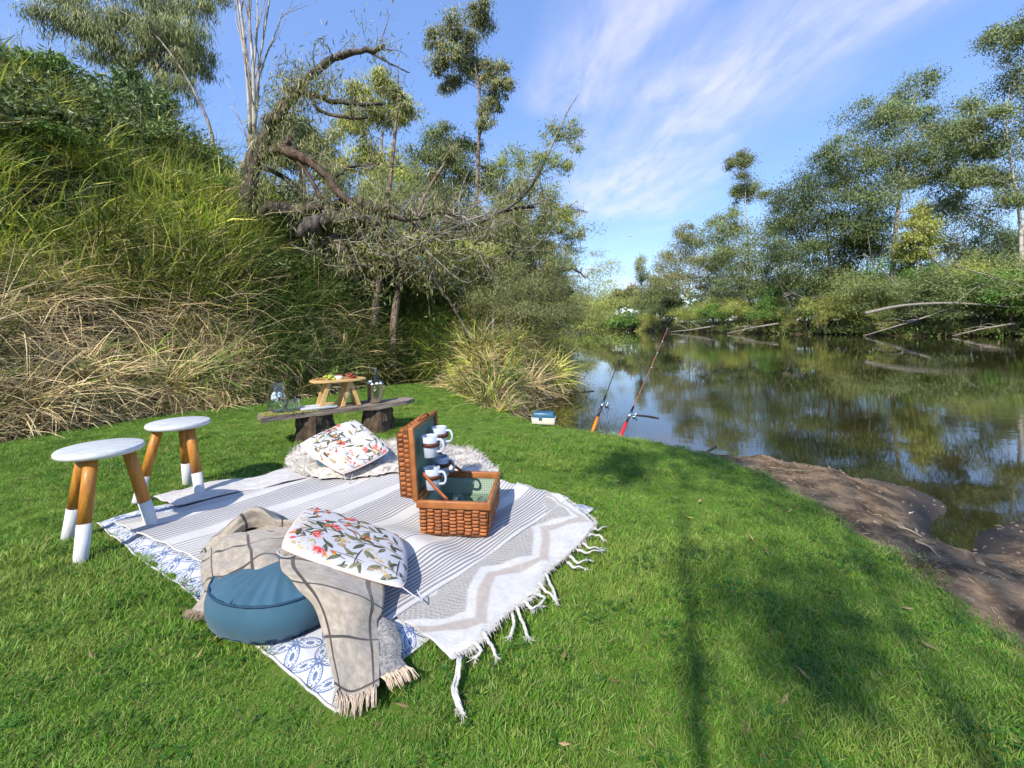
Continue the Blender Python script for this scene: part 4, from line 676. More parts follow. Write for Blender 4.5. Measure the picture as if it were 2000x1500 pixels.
def f_stripe(b, u, v_, uvn):
    M = b.math; vv = M('ADD', v_, M('MULTIPLY', b.noise(uvn, 3, 2), .006)); w = M('FRACT', M('DIVIDE', vv, .0205)); thick = M('SINE', M('MULTIPLY', vv, 9.5)); duty = b.maprange(thick, -1, 1, .30, .62, 'LINEAR')
    st = M('MULTIPLY', b.maprange(w, 0.0, .10), b.maprange(w, M('ADD', duty, .08), duty)); g_ = M('FRACT', M('DIVIDE', M('SUBTRACT', vv, .02), .33)); grp = M('MAXIMUM', b.maprange(g_, .74, .70), b.maprange(g_, .97, 1.0)); fin = M('MULTIPLY', b.maprange(M('SINE', M('MULTIPLY', vv, 900.)), -.2, .6), .26)
    k = M('MAXIMUM', M('MULTIPLY', st, grp), fin); hem = b.maprange(v_, .014, .010); k = M('MULTIPLY', k, M('SUBTRACT', 1.0, hem)); return b.mix(M('MULTIPLY', k, .9), b.mix(b.noise(uvn, 7, 3), (.55, .53, .505), (.62, .60, .575)), (.17, .175, .195))
M_BLUE = clothmat('blue_printed_cotton', f_blue); M_STRIPE = clothmat('grey_striped_cotton', f_stripe)
V, uv_ = sheet(CN, CL, CF, CR, 110, 130, 0.0, seed=2)
o = MB().grid(V, uv=uv_).build('printed_cloth', M_BLUE, solid=.003); tag(o, 'white cotton cloth with blue floral tile print lying lowest on the grass', 'cloth')
SL, SN, SR = G(225, 1042), G(728, 1262), G(1112, 983); SF = SL + SR - SN
M_HEM = pmat('white_hem', (.54, .53, .51), .9)
q = MB(); hemp = np.concatenate([V[0, :, :], ]) + np.array([0, 0, .001]); q.tube(hemp[::3], .0045, 5); h2 = V[:, 0, :]; q.tube(h2[::3] + np.array([0, 0, .001]), .0045, 5); q.build('hem', M_HEM, o)
V, uv_ = sheet(SN, SL, SF, SR, 130, 150, .012, .016, 7, fold=.028)
o = MB().grid(V, uv=uv_).build('striped_cloth', M_STRIPE, solid=.003); tag(o, 'white cloth with fine grey stripes spread over the printed cloth', 'cloth'); STRIPE_Z = V
q = MB(); q.tube(V[:, 0, :][::3] + np.array([0, 0, .001]), .004, 5); q.tube(V[0, :, :][::3] + np.array([0, 0, .001]), .004, 5); q.build('hem', M_HEM, o)

# woven rug with chevrons and tassels, showing along the right of the striped cloth
OUT = spline([G(884, 1302), G(935, 1275), G(985, 1218), G(1040, 1180), G(1072, 1128), G(1120, 1085), G(1158, 1040), G(1150, 1020), G(1105, 985)], 150)[:, :2]
INN = spline([G(772, 1218), G(800, 1180), G(850, 1140), G(890, 1100), G(930, 1060), G(965, 1020), G(990, 985), G(1000, 970), G(1010, 950)], 150)[:, :2]
nv = 64; t = np.linspace(0, 1, nv)[None, :, None]; XY = OUT[:, None] * (1 - t) + INN[:, None] * t; x, y = XY[..., 0], XY[..., 1]
dist = np.linalg.norm(XY - OUT[:, None], axis=-1); arc = np.concatenate([[0], np.cumsum(np.linalg.norm(np.diff(OUT, axis=0), axis=1))])[:, None] + 0 * dist
z = lie(x, y) + .006 + .020 * np.maximum(fbm(x, y, 9, 2, .5, 40), 0) * sstep(0, .05, dist) * sstep(.34, .16, dist) - .014 * sstep(.04, 0, dist)
knit = np.sin(arc * 2 * math.pi / .016) * np.sin(dist * 2 * math.pi / .013); z += .0016 * knit
zig = np.abs(((arc / .46 + .12) % 1.0) - .5) * .34; dd = dist + .02 * fbm(x, y, 8, 2, .5, 41) - zig * .9
tan = sstep(.018, .032, dd) * sstep(.085, .07, dd); grey = sstep(.115, .13, dd) * sstep(.30, .28, dd)
wn = .5 + .5 * np.sin(arc * 330 + 2 * np.sin(dist * 210)); colr = np.ones(x.shape + (3,)) * np.array([.57, .56, .54]); colr = colr * (1 - tan[..., None] * .6) + np.array([.30, .22, .16]) * tan[..., None] * .6
gg = (grey * (.35 + .5 * wn))[..., None]; colr = colr * (1 - gg) + np.array([.20, .175, .15]) * gg; colr *= (.93 + .07 * knit)[..., None]
M_RUG = pmat('woven_wool', (1, 1, 1), .95, attr=True, bump=.5, bscale=170, sheen=.3, var=.08, scale=40, bdist=.006)
rug = MB().grid(np.stack([x, y, z], -1), col=colr, flip=True).build('woven_rug', M_RUG, solid=.005); tag(rug, 'cream woven rug with tan chevrons and knotted tassels beside the striped cloth', 'rug')
M_TAS = pmat('tassel_wool', (.56, .54, .50), .95, bump=.5, bscale=300)
for pts in ([(1160, 1038), (1170, 1036), (1181, 1028)], [(1150, 1050), (1166, 1047), (1178, 1052)], [(1138, 1066), (1152, 1072), (1171, 1070)], [(1128, 1080), (1148, 1081), (1172, 1074)], [(1112, 1092), (1130, 1101), (1149, 1092)], [(1108, 1104), (1122, 1110), (1140, 1108)], [(1064, 1124), (1076, 1145), (1086, 1168)], [(1050, 1143), (1068, 1158), (1086, 1172)],
            [(1030, 1168), (1050, 1163), (1064, 1172), (1046, 1186)], [(1008, 1190), (1018, 1212), (1030, 1240)], [(1000, 1205), (1004, 1222), (998, 1238)], [(942, 1240), (956, 1258), (968, 1278)], [(922, 1262), (936, 1268), (940, 1276), (928, 1282)], [(896, 1292), (892, 1318), (884, 1350), (895, 1378)], [(900, 1290), (896, 1325), (890, 1352), (902, 1384)], [(1022, 1180), (1040, 1190), (1056, 1182)]):
    p = spline([G(a, c, .03) for a, c in pts], 12); p[:, 2] = np.linspace(.042, .03, 12) + .004 * np.sin(np.arange(12)); q = MB(); tw_ = np.arange(12) * 1.1
    for k in range(3): q.tube(p + np.stack([.0030 * np.cos(tw_ + k * 2.09), .0030 * np.sin(tw_ + k * 2.09), .0024 * np.sin(tw_ * 1.3 + k * 2.09)], -1), np.interp(np.arange(12), [0, 3, 8, 11], [.0034, .0028, .0030, .0036]), 6)
    for k in range(14): e_ = p[-1] + rng.normal(0, .011, 3) * (1, 1, .3) + (p[-1] - p[-2]) * 1.2; q.tube(bez(p[-1], e_, 0, 4), [.0012, .0011, .0009, .0005], 4)
    q.build('tassel', M_TAS, rug)
edge = OUT[::1]; n = len(edge); q = MB()
for i in range(0, n, 1):
    for _ in range(4): a = np.array([*edge[i], .036]); dv = np.array([*(OUT[i] - INN[i]), 0]); dv = dv / np.linalg.norm(dv) * rng.uniform(.008, .022) + rng.normal(0, .006, 3); q.tube([a, a + dv * .6 + (0, 0, .003), a + dv - (0, 0, .006)], [.0012, .001, .0005], 3, cap=False)
q.build('frayed_edge', M_TAS, rug); tag(rug.children[-1], kind='stuff')

# chenille runner along the far-left edge, and the shaggy throw behind the cushion and hamper
def strip_patch(A_, B_, nu, nv):
    a, c = spline(A_, nu)[:, :2], spline(B_, nu)[:, :2]; t = np.linspace(0, 1, nv)[None, :, None]; return a[:, None] * (1 - t) + c[:, None] * t
XY = strip_patch([G(300, 985), G(380, 962), G(450, 948), G(520, 936), G(590, 910)], [G(345, 1002), G(400, 990), G(470, 972), G(545, 958), G(640, 935)], 90, 24); x, y = XY[..., 0], XY[..., 1]
z = lie(x, y) + .017 + .006 * fbm(x, y, 14, 3, .6, 44); cc = .5 + .5 * fbm(x, y, 34, 3, .6, 45); colr = np.array([.56, .545, .53]) * (1 - .28 * np.clip(cc, 0, 1)[..., None]) + np.array([.34, .27, .24]) * .18 * np.clip(cc, 0, 1)[..., None]
o = MB().grid(np.stack([x, y, z], -1), col=colr).build('chenille_runner', M_RUG, solid=.006); tag(o, 'nubbly white chenille runner edging the cloths behind the stools', 'runner')
q = MB()
for i in range(0, 90):
    for _ in range(5): a = np.array([x[i, 0], y[i, 0], z[i, 0]]) + rng.normal(0, .006, 3); e_ = a + np.array([-.012, .02, -.012]) * rng.uniform(.5, 1.4) + rng.normal(0, .006, 3); q.tube([a, e_], [.0014, .0008], 3, cap=False)
q.build('fringe', M_TAS, o); tag(o.children[-1], kind='stuff')
fp = chaikin([G(548, 915)[:2], G(585, 886)[:2], G(650, 878)[:2], G(770, 872)[:2], G(860, 876)[:2], G(930, 895)[:2], G(985, 942)[:2], G(940, 962)[:2], G(800, 935)[:2], G(690, 950)[:2], G(600, 948)[:2]], 2)
lo, hi = fp.min(0) - .02, fp.max(0) + .02; gx_, gy_ = np.meshgrid(np.arange(lo[0], hi[0], .02), np.arange(lo[1], hi[1], .02), indexing='ij'); sd = sdpoly(fp, gx_, gy_)
zf = lambda x, y, s: lie(x, y) + .030 + .035 * sstep(0, .10, s) + .02 * fbm(x, y, 9, 3, .6, 50) * sstep(0, .08, s)
zz_ = np.where(sd > -.02, zf(gx_, gy_, sd), .0); ii = (sd > -.02); idx = -np.ones(sd.shape, int); idx[ii] = np.arange(ii.sum()); q4 = np.stack([idx[:-1, :-1], idx[1:, :-1], idx[1:, 1:], idx[:-1, 1:]], -1).reshape(-1, 4); q4 = q4[(q4 >= 0).all(1)]
shag = thing('shaggy_throw', 'cream shaggy throw bunched behind the floral cushion and hamper', 'throw'); M_SHAG = leafmat('shaggy_pile', .2, .9, .1, .0, .0)
MB().add(np.stack([gx_, gy_, zz_], -1)[ii], q4).build('backing', pmat('cream_backing', (.62, .58, .52), .95), shag)
n = 9000; xx = rng.uniform(lo[0], hi[0], n); yy = rng.uniform(lo[1], hi[1], n); s_ = sdpoly(fp, xx, yy); k = s_ > -.01; xx, yy, s_ = xx[k], yy[k], s_[k]; n = len(xx)
rt = np.stack([xx, yy, zf(xx, yy, s_) - .004], -1); lockaz = 4 * fbm(xx, yy, 16, 2, .5, 52)
V, Q, c = field(rt, np.tile(UPV, (n, 1)), lockaz + rng.normal(0, .4, n), rng.uniform(.03, .065, n), rng.uniform(.0028, .005, n), rng.uniform(.1, .9, n), rng.uniform(.4, 1.5, n), np.array((.46, .41, .35)), np.array((.62, .59, .55)), (.6, .57, .53))
MB().add(V, Q, col=c).build('pile', M_SHAG, shag, smooth=False); tag(shag.children[-1], kind='stuff')

# round blue floor cushions
M_TEAL = pmat('teal_canvas', (.028, .085, .132), .85, (.042, .115, .172), 5, .25, 260, sheen=.2, bdist=.003); M_PIPE = pmat('navy_piping', (.012, .045, .09), .7)
def pouf(label, c, r0, h, rz=0):
    o = thing('floor_cushion', label, 'cushion', c, rz); th = np.linspace(0, 2 * math.pi, 96, endpoint=False); rs = np.concatenate([np.linspace(0, .97, 26), [1.0]])
    pr = [(k, h * (1 + .42 * (1 - k ** 2.2)) - .012 * math.exp(-(k / .10) ** 2)) for k in rs]; side = [(1 + .065 * math.sin(math.pi * a), h * (1 - a)) for a in np.linspace(.08, .95, 12)]
    V = []
    for k, z_ in pr + side:
        top = (k, z_) in pr; wr = (np.sin(th * 17 + 3 * np.sin(th * 2)) * .5 + np.sin(th * 29 + 1)) * (.0055 * sstep(.35, .95, k) if top else .0015) * (1 + .6 * np.sin(th * 3)); R_ = r0 * k * (1 + (.012 * np.sin(th * 5 + 1) if k > .5 else 0)); V.append(np.stack([R_ * np.cos(th), R_ * np.sin(th), np.full(96, z_) + wr], -1))
    V = np.array(V); V = np.concatenate([V, V[:, :1]], 1); MB().grid(V, flip=False).build('cover', M_TEAL, o)
    for z_ in (h, .012): MB().tube(np.stack([r0 * 1.004 * (1 + .012 * np.sin(np.append(th, 0) * 5 + 1)) * np.cos(np.append(th, 0)), r0 * 1.004 * (1 + .012 * np.sin(np.append(th, 0) * 5 + 1)) * np.sin(np.append(th, 0)), np.full(97, z_)], -1), .0045, 6, cap=False).build('piping', M_PIPE, o)
    for a in (-1.9, -.9, .3, 2.0): MB().tube([(r0 * .55 * math.cos(a), r0 * .55 * math.sin(a), h * 1.30), (r0 * .80 * math.cos(a), r0 * .80 * math.sin(a), h * 1.155), (r0 * .99 * math.cos(a + .03), r0 * .99 * math.sin(a + .03), h + .002)], [.001, .0028, .003], 5).build('seam', M_PIPE, o)
    return o
pouf('round teal floor cushion half covered by the plaid throw', (-.835, 1.615, .040), .235, .118)
pouf('teal floor cushion propped under the tilted floral cushion', (-1.20, 3.17, .04), .19, .085, 1)

# floral cushions: a puffed pad on four corners, print laid on its face
M_FAB = pmat('white_cotton', (.50, .495, .52), .85, bump=.12, bscale=240, sheen=.15, bdist=.003, var=.04); M_PRINT = pmat('floral_print', (1, 1, 1), .85, attr=True, var=.22, scale=70); M_PEACH = pmat('peach_piping', (.75, .58, .50), .8)
def floral_cushion(label, BL, BR_, TR, TL, T, seed):
    r = np.random.default_rng(seed); C = [np.array(a, float) for a in (BL, BR_, TR, TL)]; o = thing('floral_cushion', label, 'cushion', tuple((C[0] + C[2]) / 2)); org = (C[0] + C[2]) / 2; nrm = np.cross(C[1] - C[0], C[3] - C[0]); nrm /= np.linalg.norm(nrm)
    def surf(u, v_, s=1.0, lift=0.0):
        u, v_ = np.asarray(u, float), np.asarray(v_, float); a, c = 2 * u - 1, 2 * v_ - 1; a2 = a * np.sqrt(1 - .16 * c * c * np.abs(c)); c2 = c * np.sqrt(1 - .16 * a * a * np.abs(a)); U_, W_ = ((a2 + 1) / 2)[..., None], ((c2 + 1) / 2)[..., None]
        p = C[0] * (1 - U_) * (1 - W_) + C[1] * U_ * (1 - W_) + C[2] * U_ * W_ + C[3] * (1 - U_) * W_
        f = np.sqrt(np.clip((1 - np.abs(a) ** 5) * (1 - np.abs(c) ** 5), 0, 1)) * (1 + .10 * np.cos(a * 1.5) * np.cos(c * 1.5)) + .05 * fbm(u * 4, v_ * 4, 1.6, 3, .5, seed) * (1 - np.abs(a) ** 3) * (1 - np.abs(c) ** 3)
        return p + nrm * (s * T * f + lift)[..., None] - org
    u, v_ = np.meshgrid(np.linspace(0, 1, 49), np.linspace(0, 1, 49), indexing='ij'); u, v_ = .5 - .5 * np.cos(u * math.pi), .5 - .5 * np.cos(v_ * math.pi); q = MB().grid(surf(u, v_), flip=False); q.grid(surf(u, v_, -.8), flip=True); q.build('cover', M_FAB, o)
    e_ = np.concatenate([np.stack([np.linspace(0, 1, 24), 0 * np.zeros(24)], -1), np.stack([np.ones(24), np.linspace(0, 1, 24)], -1), np.stack([np.linspace(1, 0, 24), np.ones(24)], -1), np.stack([np.zeros(24), np.linspace(1, 0, 24)], -1)]); e_ = e_[np.concatenate([[True], np.abs(np.diff(e_, axis=0)).sum(1) > 1e-9])]; MB().tube(surf(e_[:, 0], e_[:, 1]), .0035, 6).build('piping', M_PEACH, o)
    q = MB(); S_ = .43; cnt = [0]
    def dec(p2, T_=None, Q_=None, col=(1, 1, 1)):
        p2 = np.asarray(p2, float); cnt[0] += 1; ok = ((p2 > -.12) & (p2 < 1.12)).all(); p2 = np.clip(p2, .006, .994)
        if ok: q.add(surf(p2[:, 0], p2[:, 1], 1.0, .0007 + .00025 * (cnt[0] % 7)), Q_, T_, np.array(col) * r.uniform(.75, 1.25))
    def leaf(x, y, a, L, w, col, bend=.25, n=7):
        k = np.linspace(0, 1, n); ang = a + bend * (k - .3); cx_ = x + np.cumsum(np.cos(ang)) * L / n; cy_ = y + np.cumsum(np.sin(ang)) * L / n; hw = w / 2 * np.sin(np.pi * k ** .8) + .0004; nx_, ny_ = -np.sin(ang), np.cos(ang)
        p2 = np.stack([np.stack([cx_ - nx_ * hw, cy_ - ny_ * hw], -1), np.stack([cx_ + nx_ * hw, cy_ + ny_ * hw], -1)], 1).reshape(-1, 2) / S_; i = np.arange(n - 1) * 2; dec(p2, None, np.stack([i, i + 1, i + 3, i + 2], -1), col)
    OL, OL2, RED, ORG, YEL, BEI, STM = (.075, .082, .045), (.16, .16, .085), (.66, .055, .065), (.60, .17, .03), (.60, .40, .06), (.34, .27, .17), (.075, .05, .045)
    def sprig(x, y, a, L=.15, n=4):
        leaf(x, y, a, L, .0035, STM, .3)
        for j in range(n):
            t_ = (j + .6) / n * L; leaf(x + math.cos(a) * t_, y + math.sin(a) * t_, a + (-1) ** j * r.uniform(.6, 1.0), r.uniform(.05, .085), r.uniform(.012, .019), OL if r.random() < .6 else OL2, r.normal(0, .4))
    def bloom(x, y, a):
        leaf(x - math.cos(a) * .06, y - math.sin(a) * .06, a, .065, .003, STM)
        for j in range(8): leaf(x, y, a + (j - 3.5) * .27, r.uniform(.03, .05), .0075, RED if j % 3 else (.75, .25, .18), r.normal(0, .5))
        for j in range(3): leaf(x - math.cos(a) * .03, y - math.sin(a) * .03, a + r.normal(0, 1.1), .045, .009, OL, .3)
    def buds(x, y, a):
        for j in range(4): aa = a + r.normal(0, .7); leaf(x, y, aa, .04, .0025, STM); leaf(x + math.cos(aa) * .036, y + math.sin(aa) * .036, aa, r.uniform(.022, .034), .013, ORG if j else RED, .4)
    def wattle(x, y):
        for _ in range(11):
            dx, dy = r.normal(0, .016, 2); th_ = np.linspace(0, 6.28, 7)[:-1]; p2 = np.vstack([[x + dx, y + dy], np.stack([x + dx + .0038 * np.cos(th_), y + dy + .0038 * np.sin(th_)], -1)]) / S_; dec(p2, [(0, 1 + i, 1 + (i + 1) % 6) for i in range(6)], None, YEL)
    spots = [(i, j) for i in range(6) for j in range(6)]; r.shuffle(spots); kinds = [sprig, bloom, buds, sprig, 'w', 'p', sprig, buds]
    for n_, (i, j) in enumerate(spots):
        x, y, a = (i + .5 + r.normal(0, .15)) * S_ / 6, (j + .5 + r.normal(0, .15)) * S_ / 6, r.random() * 6.28; kd = kinds[n_ % 8]
        if kd == 'w': wattle(x, y)
        elif kd == 'p': [leaf(x + r.normal(0, .02), y + r.normal(0, .02), a, r.uniform(.03, .05), .018, BEI, .2) for _ in range(3)]
        else: kd(x - math.cos(a) * .05, y - math.sin(a) * .05, a)
        wattle(x + r.normal(0, .05), y + r.normal(0, .05)) if r.random() < .3 else None
    q.build('floral_print', M_PRINT, o); tag(o.children[-1], kind='stuff')
    for c_, d_ in ((C[1], C[1] - C[3]), (C[0], C[0] - C[2])):
        d_ = d_ / np.linalg.norm(d_); a_ = c_ - d_ * .035; MB().tube(spline([a_, a_ + d_ * .05 + (0.02, 0, -.01), a_ + d_ * .045 + (.05, 0, -.03), a_ + (.055, .01, -.02)], 10) - org, .0022, 5).build('tie', M_FAB, o)
    return o
floral_cushion('flat floral cushion resting on the plaid throw and teal cushion', (-.85, 1.565, .250), (-.375, 1.56, .098), (-.475, 1.95, .098), (-.93, 1.98, .235), .030, 3)
floral_cushion('floral cushion tilted up against the shaggy throw', (-1.49, 3.0, .235), (-1.09, 2.80, .085), (-.83, 3.01, .185), (-1.18, 3.27, .36), .036, 8)

# plaid wool throw: one cloth gathered in a heap, running under the floral cushion and falling to the front
def f_plaid(b, u, v_, uvn):
    M = b.math; ln = lambda x, c: b.maprange(M('ABSOLUTE', M('SUBTRACT', M('FRACT', M('DIVIDE', M('ADD', x, M('MULTIPLY', b.noise(uvn, 9, 2), .006)), c)), .5)), .034, .024)
    k = M('MAXIMUM', ln(u, .155), ln(v_, .165)); base = b.mix(b.maprange(b.noise(uvn, 40, 4, .65), .3, .7), (.27, .23, .18), (.40, .35, .285)); return b.mix(M('MULTIPLY', k, .92), base, (.040, .034, .036))
M_PLAID = clothmat('plaid_wool', f_plaid, .95, .35, 300., .3); M_TWEED = pmat('grey_tweed_side', (.10, .10, .10), .95, (.34, .33, .31), 120, .3, 300); M_FRI = pmat('wool_fringe', (.56, .45, .34), .95)
def loft(rows, nu=40, nv=40, wr=.004, seed=60, uo=(0, 0)):
    Cg = np.array([[G(*c) for c in r_] for r_ in rows]); a = np.array([spline(Cg[i], nv) for i in range(len(rows))]); S_ = np.array([spline(a[:, j], nu) for j in range(nv)]).transpose(1, 0, 2)
    du = np.concatenate([[0], np.cumsum(np.linalg.norm(np.diff(S_[:, nv // 2], axis=0), axis=1))]); dv = np.concatenate([[0], np.cumsum(np.linalg.norm(np.diff(S_[nu // 2], axis=0), axis=1))])
    S_[..., 2] += wr * 2.2 * fbm(S_[..., 0] * 1.3 - S_[..., 1] * .4, S_[..., 1] * .5 + S_[..., 0] * .2, 16, 2, .5, seed + 2) + wr * fbm(S_[..., 0] * 1.0 + S_[..., 2], S_[..., 1], 26, 2, .5, seed); U_, V_ = np.meshgrid(du + uo[0], dv + uo[1], indexing='ij'); return S_, np.stack([U_, V_], -1)
throw = thing('plaid_throw', 'beige wool throw with dark windowpane lines draped over the teal cushion', 'throw')
ST_, uv_ = loft([[(548, 1066, .222), (612, 1080, .205), (680, 1100, .165), (752, 1128, .10)], [(549, 1104, .218), (612, 1112, .20), (680, 1130, .162), (752, 1156, .10)], [(572, 1136, .192), (640, 1150, .178), (700, 1166, .150), (748, 1186, .10)], [(610, 1180, .150), (652, 1190, .140), (702, 1200, .12), (738, 1206, .085)], [(628, 1228, .098), (662, 1232, .098), (702, 1235, .088), (740, 1230, .07)], [(640, 1285, .068), (668, 1286, .070), (708, 1282, .066), (742, 1272, .06)], [(656, 1346, .052), (682, 1352, .052), (716, 1350, .052), (741, 1338, .05)]], 60, 36, .0055, 61, (.02, .05))
q = MB().grid(ST_, uv=uv_)
H1, u1 = loft([[(388, 1092, .06), (425, 1060, .10), (470, 1045, .12), (520, 1035, .14), (582, 1030, .15)], [(394, 1082, .11), (428, 1058, .175), (475, 1047, .215), (525, 1045, .225), (584, 1040, .205)], [(392, 1116, .12), (430, 1098, .18), (480, 1078, .215), (528, 1064, .225), (586, 1056, .205)], [(398, 1152, .09), (438, 1142, .17), (485, 1112, .205), (535, 1090, .215), (588, 1078, .205)], [(424, 1165, .07), (455, 1152, .155), (495, 1124, .19), (545, 1100, .20), (592, 1092, .20)]], 44, 50, .011, 62, (.05, .0)); q.grid(H1, uv=u1)
H2, u2 = loft([[(390, 1082, .045), (430, 1042, .05), (475, 1018, .05), (540, 1012, .05), (590, 1032, .05)], [(394, 1074, .10), (430, 1036, .17), (478, 1009, .215), (540, 1004, .225), (592, 1026, .19)], [(398, 1080, .11), (440, 1050, .16), (490, 1032, .17), (540, 1028, .17), (588, 1040, .16)], [(402, 1092, .08), (445, 1064, .12), (492, 1048, .13), (540, 1044, .13), (582, 1050, .14)]], 40, 50, .012, 63, (.10, .07)); q.grid(H2, uv=u2)
H3, u3 = loft([[(400, 1140, .115), (424, 1146, .14), (452, 1148, .15)], [(398, 1160, .085), (418, 1166, .09), (440, 1168, .09)], [(386, 1176, .062), (408, 1182, .064), (432, 1186, .062)], [(372, 1194, .052), (392, 1199, .052), (416, 1203, .050)]], 30, 20, .004, 64, (.02, .09)); q.grid(H3, uv=u3)
q.build('cloth', M_PLAID, throw, solid=.005)
F1, u4 = loft([[(728, 1198, .075), (752, 1204, .075), (772, 1214, .06)], [(732, 1240, .058), (762, 1246, .066), (786, 1254, .052)], [(738, 1286, .05), (764, 1284, .058), (784, 1282, .05)], [(744, 1322, .045), (772, 1314, .05), (796, 1302, .045)]], 30, 20, .004, 65); MB().grid(F1, uv=u4).build('turned_side', M_TWEED, throw, solid=.005)
def fringe(edge, out, n, L, parent, mat):
    q = MB(); e_ = spline(edge, n)
    for p in e_:
        for _ in range(2): d_ = np.array(out) * L * rng.uniform(.7, 1.2) + rng.normal(0, L * .16, 3) * (1, 1, .2); p_ = p + rng.normal(0, .002, 3); q.tube([p_, p_ + d_ * .5 + (0, 0, .004), p_ + d_ - (0, 0, .010)], [.0018, .0016, .0007], 4, cap=False)
    tag(q.build('fringe', mat, parent), kind='stuff')
fringe(ST_[-1][::4], (.25, -.95, 0), 46, .045, throw, M_FRI); fringe(F1[-1][::3], (.75, -.65, 0), 30, .04, throw, M_FRI); fringe(H3[-1][::3], (-.7, -.7, 0), 24, .025, throw, pmat('brown_fringe', (.30, .22, .16), .95))
fringe(H1[-1][12:30:3], (.3, -.5, -.35), 60, .03, throw, pmat('dark_fringe', (.10, .075, .058), .95))
# ---------------------------------------------------------------- stools
M_WHITE = pmat('white_paint_worn', (.54, .55, .55), .45, (.64, .64, .63), 14, .25, 30, stretch=(1, 12, 1), bdist=.003); M_OAK = pmat('honey_wood', (.34, .13, .018), .42, (.55, .24, .045), 7, .2, 40, stretch=(6, 6, .5), bdist=.002, coat=.15); M_GREYTOP = pmat('whitewashed_top', (.40, .44, .45), .5, (.62, .63, .63), 5, .25, 26, stretch=(2, 14, 1), bdist=.003)
def stool(label, c, ang, rz, H):
    o = thing('stool', label, 'stool', c, 0, 'two wooden stools'); pr = [(0, H - .030), (.150, H - .030), (.160, H - .026), (.164, H - .018), (.164, H - .010), (.159, H - .002), (.154, H), (0, H)]
    st = MB().lathe(pr[:6], sides=48).build('seat', M_WHITE, o); st.rotation_euler.z = rz; tp = MB().lathe(pr[5:], sides=48).build('seat_top', M_GREYTOP, st); 
    for a in ang:
        f = np.array([.195 * math.cos(a), .195 * math.sin(a), 0.0]); t_ = np.array([.098 * math.cos(a), .098 * math.sin(a), H - .03]); d_ = t_ - f; k = .36; g_ = c[2]
        lg = MB().tube([f + d_ * k, f + d_ * .7, t_], [.0265, .0265, .026], 18).build('leg', M_OAK, o); MB().tube([f, f + d_ * .01, f + d_ * k], [.0255, .0268, .0272], 18).build('dipped_foot', M_WHITE, lg)
    return o
stool('white-topped stool with one foot on the striped cloth, beside the printed cloth corner', (-1.975, 2.09, .012), [R(170), R(-66), R(42)], .5, .462)
stool('white-topped stool with grey-streaked seat standing behind on the chenille runner', (-2.06, 2.69, .012), [R(222), R(114), R(-20)], .9, .45)

# ---------------------------------------------------------------- bench and what stands on it
M_OLD = pmat('weathered_plank', (.13, .10, .075), .9, (.36, .30, .24), 6, .8, 30, stretch=(.6, 8, 8), bdist=.01); M_STUMP = pmat('dark_stump', (.030, .024, .018), .95, (.15, .10, .065), 7, 1.0, 16, stretch=(3, 3, .5), bdist=.02); M_MOSS = pmat('yellow_moss', (.16, .17, .03), .95, (.34, .31, .07), 30, .8, 90)
BZ = .29; e1, e2 = np.array([-2.17, 3.76]), np.array([-1.06, 4.55]); bd = (e2 - e1) / np.linalg.norm(e2 - e1); bn = np.array([-bd[1], bd[0]]); BL_ = np.linalg.norm(e2 - e1); bang = math.atan2(bd[1], bd[0]); bc = (e1 + e2) / 2
bench = thing('rustic_bench', 'rustic plank bench on two rotting stumps at the lawn edge', 'bench', (bc[0], bc[1], 0), bang)
u, v_ = np.meshgrid(np.linspace(-.5, .5, 40), np.linspace(-.5, .5, 9), indexing='ij'); wd_ = .25 * (1 + .10 * np.sin(u * 9)) * np.where(u > .46, .7, 1); x = u * BL_ + .02 * np.sin(v_ * 14) * (np.abs(u) > .48); y = v_ * wd_ + .012 * np.sin(u * 14); zt = BZ + .005 * fbm(x, y, 11, 3, .6, 70) + .012 * u
top = np.stack([x, y, zt], -1); bot = np.stack([x, y * .94, zt - .045 - .008 * fbm(x, y, 9, 2, .5, 71)], -1); q = MB().grid(top); q.grid(bot, flip=True)
for sl in (np.s_[:, 0], np.s_[:, -1], np.s_[0, :], np.s_[-1, :]): q.grid(np.stack([top[sl], bot[sl]], 1))
q.build('plank', M_OLD, bench)
for xx_, hw in ((-.24, .15), (.33, .145)):
    th = np.linspace(0, 2 * math.pi, 23)[:-1]; V = []
    for z_ in np.linspace(-.06, BZ - .042, 8): rr = 1 + .10 * np.sin(th * 5 + xx_ * 9) + .05 * rng.normal(0, 1, 22); V.append(np.stack([xx_ * 1.0 + hw * rr * np.cos(th) * (1.08 - z_ * .4), .105 * rr * np.sin(th), np.full(22, z_)], -1))
    V = np.array(V); V = np.concatenate([V, V[:, :1]], 1); q = MB().grid(V, flip=True); q.build('stump', M_STUMP, bench, smooth=False)
ms = MB(); n = 420; xm = rng.uniform(-.5, -.18, n) * BL_; ym = rng.normal(-.04, .05, n).clip(-.11, .11)
for i in range(n): s_ = rng.uniform(.004, .011); ms.box((xm[i], ym[i], BZ + .001), (s_ * 2, s_ * 1.6, s_ * .8), Matrix.Rotation(rng.random() * 3, 3, 'Z'), taper=.5)
tag(ms.build('moss', M_MOSS, bench, smooth=False), kind='stuff')
def onbench(t, off=0.0, z=BZ): p = e1 + bd * BL_ * t + bn * off; return (p[0], p[1], z + .006)
M_GL = glassmat('clear_glass', (.97, .99, .98)); M_WATER = glassmat('drinking_water', (.96, .98, .98), 0, 1.33); M_ICE = pmat('ice', (.82, .86, .87), .25, spec=.6)
